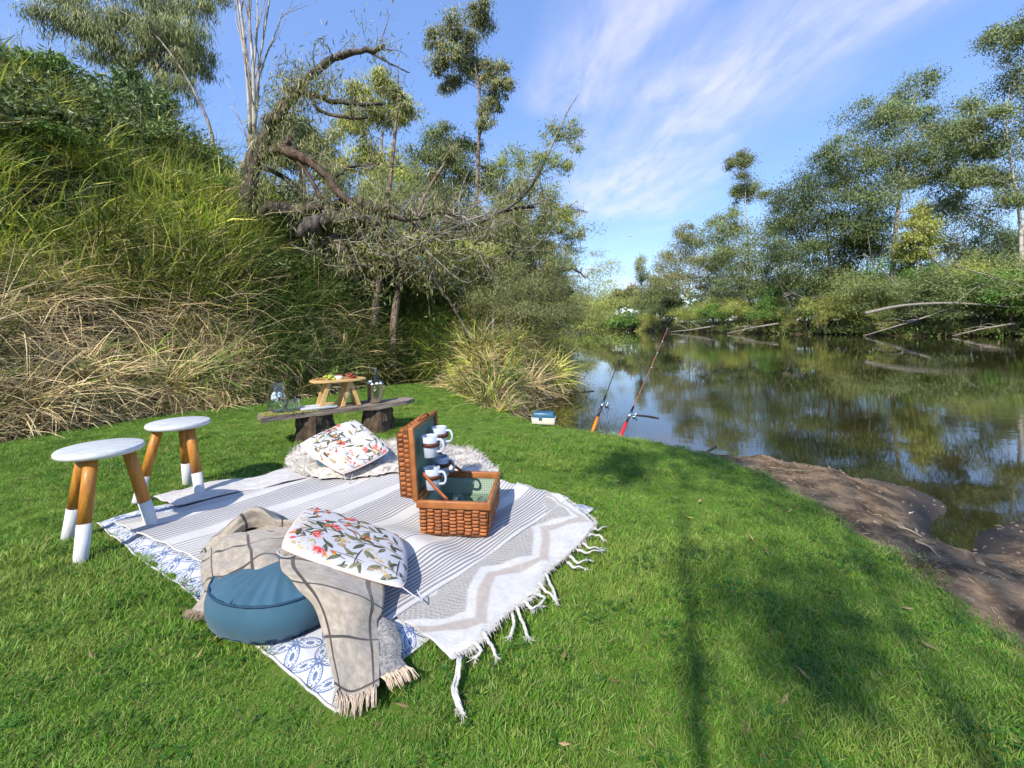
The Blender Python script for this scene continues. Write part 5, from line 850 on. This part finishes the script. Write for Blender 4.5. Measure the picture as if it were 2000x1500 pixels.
def vessel(name, label, cat, loc, prof, thick=.003, group=None, mat=None):
    o = thing(name, label, cat, loc, group=group); pr = np.array(prof); inner = pr[::-1].copy(); inner[:, 0] = np.maximum(inner[:, 0] - thick, 0); inner[-1, 1] += thick * 1.5; inner[:, 1] = np.maximum(inner[:, 1], pr[0, 1] + thick * 1.5); MB().lathe(np.vstack([pr, inner]), sides=32).build('glass', mat or M_GL, o); return o
jug = vessel('water_jug', 'egg-shaped glass jug of iced water on the bench end', 'jug', onbench(.095), [(0, 0), (.045, 0), (.066, .02), (.083, .075), (.085, .12), (.076, .175), (.062, .225), (.057, .25)], .003)
MB().lathe([(0, .006), (.042, .006), (.062, .022), (.0795, .075), (.0815, .12), (.076, .155), (0, .156)], sides=32).build('water', M_WATER, jug)
for i in range(14): a = rng.random() * 6.28; r_ = rng.uniform(.015, .05); MB().box((r_ * math.cos(a), r_ * math.sin(a), .158 + rng.uniform(-.05, .012)), (.026, .024, .022), Matrix.Rotation(rng.random() * 3, 3, Vector(rng.normal(0, 1, 3)))).build('ice_cube', M_ICE, jug, bevel=.003)
for t, off, lb in ((.165, -.045, 'clear tumbler standing close beside the water jug'), (.205, .01, 'clear tumbler between the jug and the white tray')): vessel('tumbler', lb, 'glass', onbench(t, off), [(0, 0), (.030, 0), (.034, .006), (.037, .05), (.036, .10)], .003)
tr = thing('serving_tray', 'white oblong tray lying on the bench planks', 'tray', onbench(.335, -.02), bang); M_TRAY = pmat('white_ceramic', (.6, .61, .62), .25, spec=.5, var=.03); MB().box((0, 0, .006), (.30, .16, .012)).build('dish', M_TRAY, tr, bevel=.004); [MB().box((0, sy * .078, .014), (.30, .008, .014)).build('lip', M_TRAY, tr, bevel=.003) for sy in (-1, 1)]
M_BAM = pmat('bamboo', (.50, .31, .11), .45, (.66, .44, .19), 9, .1, 50, stretch=(.8, 10, 10), coat=.1)
tb = thing('wine_table', 'small bamboo wine table standing on the bench', 'table', onbench(.47, .0), bang); TH = .235; th = np.linspace(0, 2 * math.pi, 49)[:-1]; sx = np.sign(np.cos(th)) * np.abs(np.cos(th)) ** .7 * .25; sy = np.sign(np.sin(th)) * np.abs(np.sin(th)) ** .7 * .14
pts = np.stack([sx, sy, 0 * sx], -1); q = MB(); V = np.vstack([pts + (0, 0, TH), pts + (0, 0, TH + .018), [(0, 0, TH)], [(0, 0, TH + .018)]]); k = np.arange(48); k2 = (k + 1) % 48; q.add(V, np.stack([k, k2, k2 + 48, k + 48], -1), np.vstack([np.stack([k2, k, 0 * k + 96], -1), np.stack([k + 48, k2 + 48, 0 * k + 97], -1)])); q.build('table_top', M_BAM, tb, smooth=False, bevel=.003)
for x0, x1 in ((-.10, -.17), (.09, .02), (.09, .17)):
    for sy_ in ((-.075, .075) if x0 < 0 or x1 < .1 else (0,)): MB().add(*(lambda w: ([(x0 - .018, sy_ - w, TH), (x0 + .018, sy_ - w, TH), (x0 + .018, sy_ + w, TH), (x0 - .018, sy_ + w, TH), (x1 - .018, sy_ - w * 1.1, 0), (x1 + .018, sy_ - w * 1.1, 0), (x1 + .018, sy_ + w * 1.1, 0), (x1 - .018, sy_ + w * 1.1, 0)], [(3, 2, 1, 0), (4, 5, 6, 7), (0, 1, 5, 4), (1, 2, 6, 5), (2, 3, 7, 6), (3, 0, 4, 7)]))(.012 if sy_ else .085)).build('leg', M_BAM, tb, smooth=False, bevel=.002)
MB().box((-.06, 0, .03), (.20, .012, .018)).build('stretcher', M_BAM, tb, bevel=.002)
def wineglass(label, loc, rot, group='wine glasses', s=1.0, cat='glass', name='wine_glass'):
    o = thing(name, label, cat, loc, group=group); o.rotation_euler = rot; o.scale = (s, s, s); pr = [(.032, 0), (.031, .002), (.006, .005), (.0035, .012), (.0035, .07), (.010, .08), (.026, .094), (.034, .118), (.034, .14), (.029, .165)]; inn = [(.0275, .165), (.0325, .14), (.0325, .118), (.024, .096), (.008, .083), (0, .082)]; MB().lathe(pr + inn, sides=28).build('glass', M_GL, o); return o
ct = np.array(onbench(.47, .0)); r3 = lambda x, y, z: tuple(ct + np.array([bd[0] * x + bn[0] * y, bd[1] * x + bn[1] * y, z]))
wineglass('wine glass hanging upside down under the bamboo table', r3(.055, -.10, TH - .002), (math.pi, 0, 0), None)
zt_ = TH + .018
gr = thing('grapes', 'bunch of green grapes on the bamboo table', 'grapes', r3(-.08, -.03, zt_)); M_GRAPE = pmat('green_grape', (.42, .46, .07), .3, spec=.5)
for i in range(26): MB().lathe([(.0095 * math.sin(a), -.0105 * math.cos(a)) for a in np.linspace(0, math.pi, 9)], (rng.normal(0, .028), rng.normal(0, .022), .0105 + .013 * (i % 3)), 12).build('grape', M_GRAPE, gr)
ch = thing('cheese', 'white cheese round on the bamboo table', 'cheese', r3(.0, .0, zt_)); MB().lathe([(0, 0), (.036, 0), (.039, .004), (.039, .024), (.035, .028), (0, .028)], sides=28).build('rind', pmat('white_rind', (.78, .75, .66), .7), ch)
mt = thing('cured_meat', 'folded red cured meat slices on the bamboo table', 'meat', r3(.10, -.01, zt_)); M_MEAT = pmat('cured_meat', (.36, .045, .03), .45, (.58, .20, .14), 40)
for i in range(11):
    c_ = np.array([rng.normal(0, .035), rng.normal(0, .03), .010 + .003 * i]); th = np.linspace(0, 6.28, 15)[:-1]; V = np.stack([.026 * np.cos(th), .026 * np.sin(th), .008 * np.sin(th * 2 + i)], -1) + c_; MB().add(np.vstack([V, c_]), None, [(k, (k + 1) % 14, 14) for k in range(14)]).build('slice', M_MEAT, mt, solid=.002)
cr = thing('crackers', 'brown crackers fanned on the bamboo table end', 'crackers', r3(-.17, .02, zt_)); [MB().box((i * .012 - .03, rng.normal(0, .004), .012), (.034, .034, .004), Matrix.Rotation(-.5, 3, 'Y')).build('cracker', pmat('cracker', (.42, .25, .10), .8), cr, bevel=.001) for i in range(6)]
hb = thing('herb_sprig', 'sprig of pale green leaves at the back of the bamboo table', 'herbs', r3(-.02, .09, zt_)); V, T, c = leaves(rng.normal(0, .022, (70, 3)) + (0, 0, .045), (.02, .035), (.010, .018), ((.14, .26, .04), (.28, .40, .09)), -.3); MB().add(V, None, T, c).build('leaves', MLEAF, hb, smooth=False); MB().tube([(0, 0, 0), (.005, 0, .05)], .0025, 5).build('stem', MLEAF and pmat('herb_stem', (.12, .2, .05)), hb)
M_STEEL = pmat('brushed_steel', (.62, .60, .56), .22, metal=1.0, var=.1, scale=20)
bk = thing('ice_bucket', 'shiny tapered steel ice bucket on the bench', 'bucket', onbench(.725)); MB().lathe([(0, 0), (.062, 0), (.066, .004), (.070, .02), (.086, .178), (.090, .182), (.090, .188), (.084, .188), (.066, .012), (0, .010)], sides=36).build('pail', M_STEEL, bk)
for s_ in (-1, 1): a = -bang; MB().tube([(s_ * .088 * math.cos(1.9) + .016 * math.cos(t_) * .6, -.088 + .0 * t_ - .012 * abs(math.sin(t_)), .145 + .020 * math.sin(t_)) for t_ in np.linspace(0, 6.28, 17)] if s_ < 0 else [(.088 + .010 * abs(math.sin(t_)), .016 * math.cos(t_), .145 + .020 * math.sin(t_)) for t_ in np.linspace(0, 6.28, 17)], .003, 6, cap=False).build('ring_handle', M_STEEL, bk)
bt = thing('wine_bottle', 'dark wine bottle chilling in the steel bucket', 'bottle', np.array(onbench(.725)) + (0, 0, .014)); M_BOT = pmat('dark_bottle_glass', (.012, .016, .012), .08, spec=.6); bt.rotation_euler = (.06, .05, 0); MB().lathe([(0, 0), (.036, 0), (.037, .01), (.037, .19), (.030, .225), (.016, .25), (.0145, .26)], sides=24).build('body', M_BOT, bt); MB().lathe([(.0150, .26), (.0155, .262), (.0150, .325), (.012, .33), (0, .33)], sides=20).build('capsule', pmat('foil_capsule', (.10, .11, .13), .35, metal=.6), bt)
for i in range(7): a = i * .9; MB().box((.055 * math.cos(a), .055 * math.sin(a), .185 + rng.uniform(-.01, .012)), (.03, .026, .026), Matrix.Rotation(i, 3, Vector((1, .4, .2)))).build('ice_cube', M_ICE, bk, bevel=.003)

# ---------------------------------------------------------------- picnic hamper
HW, HD, HH = .34, .43, .165; hc = np.array([-.262, 2.30, .040]); hrz = R(-5)
hamper = thing('picnic_hamper', 'open wicker picnic hamper with leather straps on the striped cloth', 'hamper', hc, hrz)
M_WICK = pmat('amber_wicker', (.20, .056, .014), .5, (.39, .132, .033), 26, .35, 80, coat=.05, bdist=.002, orand=.35); M_WDARK = pmat('dark_wicker', (.075, .026, .010), .6, (.17, .065, .024), 30, .4, 60, bdist=.004); M_RIM = pmat('stained_rim', (.26, .088, .024), .45, (.40, .155, .045), 12, .35, 70, coat=.15, bdist=.002); M_LEA = pmat('tan_leather', (.27, .075, .026), .5, (.36, .115, .042), 20, .2, 120, bdist=.001); M_LEAD = pmat('brown_leather', (.10, .030, .014), .5)
def gingham():
    m = bpy.data.materials.new('green_gingham'); m.use_nodes = True; b = NB(m.node_tree); sp = b.n('ShaderNodeSeparateXYZ', {0: b.n('ShaderNodeTexCoord').outputs['Object']}); f = lambda a, s=.010: b.math('GREATER_THAN', b.math('FRACT', b.math('DIVIDE', a, s)), .5)
    k = b.math('MULTIPLY', b.math('ADD', b.math('ADD', f(sp.outputs[0]), f(sp.outputs[1])), f(sp.outputs[2])), .36); c = b.mix(k, (.40, .48, .38), (.045, .12, .07)); b.n('ShaderNodeOutputMaterial', {'Surface': b.n('ShaderNodeBsdfPrincipled', {'Base Color': c, 'Roughness': .85}).outputs[0]}); return m
M_GING = gingham()
tb_ = .955
bw, bdp = HW / 2, HD / 2; k = tb_
V = [(-bw * k, -bdp * k, 0), (bw * k, -bdp * k, 0), (bw * k, bdp * k, 0), (-bw * k, bdp * k, 0), (-bw, -bdp, HH), (bw, -bdp, HH), (bw, bdp, HH), (-bw, bdp, HH)]; i_ = .008
Vi = [(-bw * k + i_, -bdp * k + i_, .008), (bw * k - i_, -bdp * k + i_, .008), (bw * k - i_, bdp * k - i_, .008), (-bw * k + i_, bdp * k - i_, .008), (-bw + i_, -bdp + i_, HH - .002), (bw - i_, -bdp + i_, HH - .002), (bw - i_, bdp - i_, HH - .002), (-bw + i_, bdp - i_, HH - .002)]
box = MB().add(V, [(3, 2, 1, 0), (0, 1, 5, 4), (1, 2, 6, 5), (2, 3, 7, 6), (3, 0, 4, 7)]).build('basket_base', M_WDARK, hamper, smooth=False)
MB().add(Vi, [(0, 1, 2, 3), (1, 0, 4, 5), (2, 1, 5, 6), (3, 2, 6, 7), (0, 3, 7, 4)]).build('lining', M_GING, hamper, smooth=False)
for (ax_, ay_), (bx_, by_) in (((-bw, -bdp), (bw, -bdp)), ((bw, -bdp), (bw, bdp)), ((bw, bdp), (-bw, bdp)), ((-bw, bdp), (-bw, -bdp))): d_ = np.array([bx_ - ax_, by_ - ay_]); L_ = np.linalg.norm(d_); MB().box(((ax_ + bx_) / 2, (ay_ + by_) / 2, HH - .012 + (.0015 if ax_ == bx_ else 0)), (L_ + .022 if ay_ == by_ else .022, L_ - .022 if ax_ == bx_ else .022, .038)).build('rim', M_RIM, hamper, bevel=.006)
pil = MB(); uu_, vv_ = np.meshgrid(np.linspace(-1, 1, 6), np.linspace(-1, 1, 5), indexing='ij'); hz_ = (1 - np.abs(uu_) ** 4) * (1 - vv_ ** 4); pil.grid(np.stack([uu_ * .5, -hz_ ** .6, vv_ * .5], -1)); pme = pil.mesh('weave_strand'); pme.materials.append(M_WICK)
def strands(parent, org, ax, ay, nrm, nx, ny, L_, H_, wob=.5):
    ax, ay, nrm = [np.array(a, float) / np.linalg.norm(a) for a in (ax, ay, nrm)]; cw, chh = L_ / nx, H_ / ny
    for i in range(nx):
        for j in range(ny):
            o = bpy.data.objects.new('weave_strand', pme); COL.objects.link(o); o.parent = parent; jx, jz = rng.uniform(.78, .93), rng.uniform(.68, .86); c_ = np.array(org) + ax * (i + .5 + rng.normal(0, .03)) * cw + ay * (j + .5 + (.22 if i % 2 else -.1)) * chh
            m4 = Matrix(((ax[0] * cw * jx, -nrm[0] * .0065, ay[0] * chh * jz, c_[0]), (ax[1] * cw * jx, -nrm[1] * .0065, ay[1] * chh * jz, c_[1]), (ax[2] * cw * jx, -nrm[2] * .0065, ay[2] * chh * jz, c_[2]), (0, 0, 0, 1))); o.matrix_local = m4
strands(box, (-bw * .985, -bdp * .978 - .001, .010), (1, 0, 0), (0, -.06, 1), (0, -1, .06), 9, 7, HW * .97, HH - .046); strands(box, (bw * .978 + .001, -bdp * .97, .010), (0, 1, 0), (.05, 0, 1), (1, 0, -.05), 11, 7, HD * .97, HH - .046)
LH = .335; lt = .086
lid = MB().add([(-lt, -bdp * .97, .012), (-.018, -bdp, 0), (-.018, bdp, 0), (-lt, bdp * .97, .012), (-lt, -bdp * .97, LH - .012), (-.018, -bdp, LH), (-.018, bdp, LH), (-lt, bdp * .97, LH - .012)], [(3, 2, 1, 0), (0, 1, 5, 4), (2, 3, 7, 6), (3, 0, 4, 7), (4, 5, 6, 7)]).build('lid', M_WDARK, hamper, smooth=False); lid.location = (-bw - .006, 0, HH + .010); lid.rotation_euler = (0, R(-4), 0)
MB().add([(-.014, -bdp + .01, .01), (-.014, bdp - .01, .01), (-.014, bdp - .01, LH - .01), (-.014, -bdp + .01, LH - .01)], [(0, 1, 2, 3)]).build('lining', M_GING, lid, smooth=False)
for c_, sz in (((-.008, -bdp, LH / 2), (.026, .022, LH + .022)), ((-.008, bdp, LH / 2), (.026, .022, LH + .022)), ((-.0085, 0, LH), (.025, HD - .022, .022)), ((-.0085, 0, 0), (.025, HD - .022, .022))): MB().box(c_, sz).build('frame', M_RIM, lid, bevel=.005)
strands(lid, (-.024, -bdp * .985 - .001, .012), (-1, 0, .0), (0, 0, 1), (0, -1, 0), 2, 13, .056, LH - .03); strands(lid, (-.024, -bdp * .95, LH - .003), (0, 1, 0), (-1, 0, -.1), (0, 0, 1), 15, 2, HD * .95, .056)
def hl(x, y, z): c_, s_ = math.cos(hrz), math.sin(hrz); return np.array([hc[0] + c_ * x - s_ * y, hc[1] + s_ * x + c_ * y, hc[2] + z])
for y_, zl in ((-1, .11), (1, .11)):
    a_ = np.array([-bw + .006, y_ * (bdp - .045), HH + .01 + zl]); e_ = np.array([-bw + .135, y_ * (bdp - .018), HH + .004]); pth = spline([a_, (a_ + e_) / 2 - (0, 0, .004), e_], 10); w_ = np.array([.55, 0, .65]) * .018; MB().grid(np.stack([pth - w_ / 2, pth + w_ / 2], 1)).build('strap', M_LEA, hamper, solid=.003)
MB().tube(spline([(-bw - .05, -.10, HH + LH + .012), (-bw - .045, -.05, HH + LH + .035), (-bw - .04, .05, HH + LH + .035), (-bw - .04, .10, HH + LH + .012)], 14), .007, 8, flat=.6).build('handle', M_LEA, hamper)
M_MUG = pmat('pale_blue_mug', (.46, .51, .60), .18, spec=.5, var=.03); M_MUGI = M_MUG
for y_, z_, lb in ((-.115, .004, 'pale mug held low in the open hamper lid, nearest the front strap'), (-.115, .165, 'pale mug held high in the open hamper lid above its near twin'), (.075, .004, 'pale mug held low in the hamper lid beside the gingham lining'), (.075, .165, 'pale mug held high at the far side of the open hamper lid')):
    lx = -bw + .046 - (z_ + .05) * math.tan(R(4)); p = hl(lx, y_, HH + .022 + z_); o = thing('mug', lb, 'mug', p, hrz, 'four mugs strapped in the hamper lid'); o.rotation_euler = (0, R(-4), hrz)
    MB().lathe([(0, 0), (.034, 0), (.0375, .004), (.042, .06), (.0425, .105), (.040, .106), (.0385, .10), (.036, .01), (0, .008)], sides=32).build('cup', M_MUG, o); MB().tube(spline([(.040, -.012, .085), (.066, -.024, .088), (.078, -.030, .062), (.068, -.025, .034), (.038, -.012, .026)], 18), .0052, 8, flat=1.3).build('handle', M_MUG, o)
    st_ = MB(); th = np.linspace(-2.4, 2.4, 24); st_.grid(np.stack([np.stack([.0435 * np.cos(th), .0435 * np.sin(th), np.full(24, .055)], -1), np.stack([.0435 * np.cos(th), .0435 * np.sin(th), np.full(24, .075)], -1)], 1), flip=True); so = st_.build('mug_strap', M_LEAD, hamper, solid=.002); so.location = (lx, y_, HH + .022 + z_)
for x, y, rz_, lb in ((.02, .02, .1, 'clear glass lying across the middle of the hamper'), (.10, .08, .0, 'clear glass lying against the hamper wall'), (-.06, .11, .25, 'clear glass tucked behind the front strap in the hamper')): wineglass(lb, hl(x, y, .075), (R(80), 0, rz_), 'glasses packed in the hamper', .92, 'glass', 'picnic_glass')

# ---------------------------------------------------------------- tackle box and rods on the water edge
M_TB = pmat('blue_plastic', (.022, .115, .20), .35, spec=.5, var=.06); M_TC = pmat('cream_plastic', (.60, .57, .48), .45, spec=.4, var=.08); pz = G(1062, 826, -.02); tk = thing('tackle_box', 'blue and cream plastic tackle box at the water edge', 'tackle box', (pz[0], pz[1], float(height(pz[0:1], pz[1:2])[0]) + .012), R(-10))
MB().box((0, 0, .034), (.25, .14, .064), taper=1.04).build('tray_base', M_TC, tk, bevel=.010); MB().box((0, 0, .071), (.264, .150, .010)).build('lip', M_TC, tk, bevel=.003); ldd = MB().box((0, 0, .104), (.252, .142, .056), taper=.86).build('lid', M_TB, tk, bevel=.012)
for x in (-.07, -.035, 0, .035, .07): MB().box((x, 0, .1335), (.016, .10, .006)).build('rib', M_TB, ldd, bevel=.002)
MB().box((-.03, -.076, .070), (.034, .010, .038)).build('latch', M_TB, tk, bevel=.003); MB().tube(spline([(.131, -.05, .06), (.150, -.045, .055), (.150, .045, .055), (.131, .05, .06)], 10), .005, 6).build('handle', pmat('black_plastic', (.015, .015, .017), .4), tk)
M_BLK = MATS['black_plastic']; M_CH = pmat('chrome', (.75, .75, .74), .2, metal=1.0)
def rod(label, base, tip, gripmat, blank, reelmat, rk, gl):
    base, tip = np.array(base), np.array(tip); o = thing('fishing_rod', label, 'fishing rod', base, group='fishing rods set in the bank'); d_ = tip - base; L_ = np.linalg.norm(d_); e_ = d_ / L_; at_ = lambda k: e_ * L_ * k - np.array([0, 0, .05 * L_]) * 4 * k * k * (1 - k) * .3
    MB().tube([at_(-.02), at_(0), at_(gl * .5), at_(gl)], [.016, .017, .017, .014], 14).build('rod_holder', gripmat, o)
    MB().tube([at_(gl), at_(rk), at_(rk + .07)], [.013, .014, .010], 10).build('grip', M_BLK, o); ks = np.linspace(rk + .07, 1, 16); MB().tube([at_(k) for k in ks], np.linspace(.0055, .0030, 16), 8).build('blank', blank, o)
    side = np.cross(e_, (0, 0, 1)); side /= np.linalg.norm(side); out = side * .5 + np.cross(side, e_) * -.9; out /= np.linalg.norm(out); c_ = at_(rk) + side * .050 - np.array([0, 0, .012])
    rl = MB().tube([at_(rk), at_(rk) * .5 + c_ * .5, c_], [.007, .006, .009], 8).build('reel', reelmat, o); ax_ = e_; MB().tube([c_ - ax_ * .012, c_ + ax_ * .0, c_ + ax_ * .004, c_ + ax_ * .024, c_ + ax_ * .028, c_ + ax_ * .034], [.015, .018, .013, .012, .017, .014], 16).build('spool', M_CH, rl); MB().tube([c_ - ax_ * .03, c_ - ax_ * .012], [.011, .016], 12).build('reel_body', reelmat, rl); MB().tube(spline([c_ - ax_ * .02, c_ - ax_ * .02 + side * .026, c_ - ax_ * .038 + side * .032], 6), .003, 6).build('crank', M_BLK, rl); MB().tube([c_ - ax_ * .046 + side * .032, c_ - ax_ * .032 + side * .034], .006, 8).build('knob', M_BLK, rl)
    MB().tube([at_(rk - .02), at_(rk + .02)], .0155, 12).build('reel_seat', M_CH, o)
    for k in (.34, .47, .60, .74, .86, .99): p = at_(k); r_ = .014 * (1.25 - k); b2 = np.cross(e_, side); MB().tube([p + side * (.008 + r_) + side * r_ * math.cos(a) + b2 * r_ * math.sin(a) for a in np.linspace(0, 6.283, 13)], .0013, 5, cap=False).build('guide', M_CH, o); MB().tube([p - e_ * .012, p + e_ * .012], .0062 - .003 * k, 8).build('binding', M_CH if k > .5 else M_BLK, o)
g1, g2 = G(1156, 846, -.05), G(1211, 854, -.05)
rod('dark fishing rod in an orange holder stuck in the bank', g1, P(1237, 622, 5.6), pmat('orange_grip', (.80, .20, .015), .5), pmat('black_blank', (.02, .02, .024), .3), pmat('reel_black', (.03, .03, .03), .35), .215, .115)
rod('reddish fishing rod in a red holder with green reel', g2, P(1304, 640, 5.3), pmat('red_grip', (.62, .02, .03), .5), pmat('red_brown_blank', (.30, .10, .08), .35), pmat('reel_green', (.02, .10, .06), .35), .175, .115)

# ---------------------------------------------------------------- driftwood, twigs and litter on the mud
M_TW = pmat('pale_twig', (.50, .40, .26), .9, (.66, .56, .40), 30)
for lb, pts, r0 in (('straight pale twig lying on the mud slope', [(1752, 1035), (1775, 1044), (1800, 1054)], .007), ('long bent brown twig reaching down to the cove', [(1788, 1072), (1812, 1084), (1836, 1102)], .006), ('short pale twig high on the mud shelf', [(1672, 958), (1680, 962)], .005), ('pale twig beside the crack in the mud shelf', [(1776, 978), (1784, 974)], .005), ('small twig at the tip of the mud shelf', [(1788, 1012), (1793, 1022)], .005), ('pale twig near the grass edge of the mud', [(1706, 1028), (1720, 1032)], .005)):
    p = np.array([G(a, c, -.14) for a, c in spline(pts, 8)]); p[:, 2] = height(p[:, 0], p[:, 1]) + .006; tag(MB().tube(p, np.linspace(r0, r0 * .5, 8), 7, wob=.15).build('twig', M_TW), lb, 'twig', 'twigs on the mud')
for lb, pts in (('dark stick floating near the brushy inlet', [(1112, 764), (1135, 766), (1160, 764)]), ('thin dark stick floating beyond the red rod', [(1240, 811), (1262, 813), (1286, 817)]), ('thin stick poking from the water behind the lawn edge', [(1378, 885), (1390, 877), (1398, 872)])):
    p = np.array([G(a, c, WATER) for a, c in spline(pts, 8)]); p[:, 2] = WATER + .006; tag(MB().tube(p, .011, 6).build('floating_stick', pmat('wet_stick', (.035, .028, .022), .5)), lb, 'stick', 'sticks afloat on the river')
n = 700; cx_, cy_ = rng.uniform(1.75, 3.6, n), rng.uniform(1.2, 4.1, n); h_ = height(cx_, cy_); ok = (h_ > WATER + .05) & (sdpoly(LAWN, cx_, cy_) < -.03) & ((fbm(cx_, cy_, 3, 3, .6, 80) > .1) | (rng.random(n) < .25)); q = MB()
for x, y, z in zip(cx_[ok], cy_[ok], h_[ok]): a = rng.random() * 6.28; l_ = rng.uniform(.012, .05); d_ = np.array([math.cos(a), math.sin(a), rng.normal(0, .1)]) * l_; q.tube([(x, y, z + .004), (x + d_[0] * .5, y + d_[1] * .5, z + .007), (x + d_[0], y + d_[1], z + .005 + d_[2])], [.0022, .002, .001], 4, cap=False, col=np.array((.50, .40, .24)) * rng.uniform(.6, 1.2))
tag(q.build('leaf_litter', pmat('litter', (1, 1, 1), .9, attr=True)), 'dry leaf and straw litter scattered over the mud bank', 'litter', kind='stuff')
n = 260; cx_, cy_ = rng.uniform(-3.5, 1.8, n), rng.uniform(1.0, 6.0, n); ok = (sdpoly(LAWN, cx_, cy_) > .05) & (sdpoly(CLOTH, cx_, cy_) < -.05); pts = np.stack([cx_, cy_, height(cx_, cy_) + .022], -1)[ok]; fl = rng.normal(0, 1, (len(pts), 3)); fl[:, 2] *= .15
V, T, c = leaves(pts, (.03, .07), (.008, .016), ((.20, .11, .05), (.48, .36, .16), (.55, .45, .12)), 0, dirs=fl * 1.5, face=np.tile((0, 0, 2.0), (len(pts), 1))); tag(MB().add(V, None, T, c).build('fallen_leaves', MLEAF, smooth=False), 'dry gum leaves dropped here and there on the lawn', 'leaves', kind='stuff')
n = 520; cx_, cy_ = rng.uniform(1.75, 3.7, n), rng.uniform(1.2, 4.2, n); h_ = height(cx_, cy_); ok = (h_ > WATER + .01) & (sdpoly(LAWN, cx_, cy_) < -.02); q = MB()
for x, y, z in zip(cx_[ok], cy_[ok], h_[ok]):
    s_ = rng.uniform(.004, .012) * (2.0 if rng.random() < .06 else 1); th = np.linspace(0, 6.283, 7)[:-1]; V = np.vstack([np.stack([np.cos(th) * s_ * rng.uniform(.7, 1.2, 6), np.sin(th) * s_ * rng.uniform(.7, 1.2, 6), 0 * th], -1), np.stack([np.cos(th + .4) * s_ * .6, np.sin(th + .4) * s_ * .6, np.full(6, s_ * .6)], -1), [(0, 0, s_ * .75)]]) + (x, y, z - s_ * .15)
    k = np.arange(6); q.add(V, np.stack([k, (k + 1) % 6, (k + 1) % 6 + 6, k + 6], -1), np.stack([k + 6, (k + 1) % 6 + 6, 0 * k + 12], -1), np.array((.20, .155, .11)) * rng.uniform(.5, 1.5))
tag(q.build('pebbles', pmat('pebble', (1, 1, 1), .85, attr=True)), 'small stones and clods strewn over the mud bank', 'pebbles', kind='stuff')
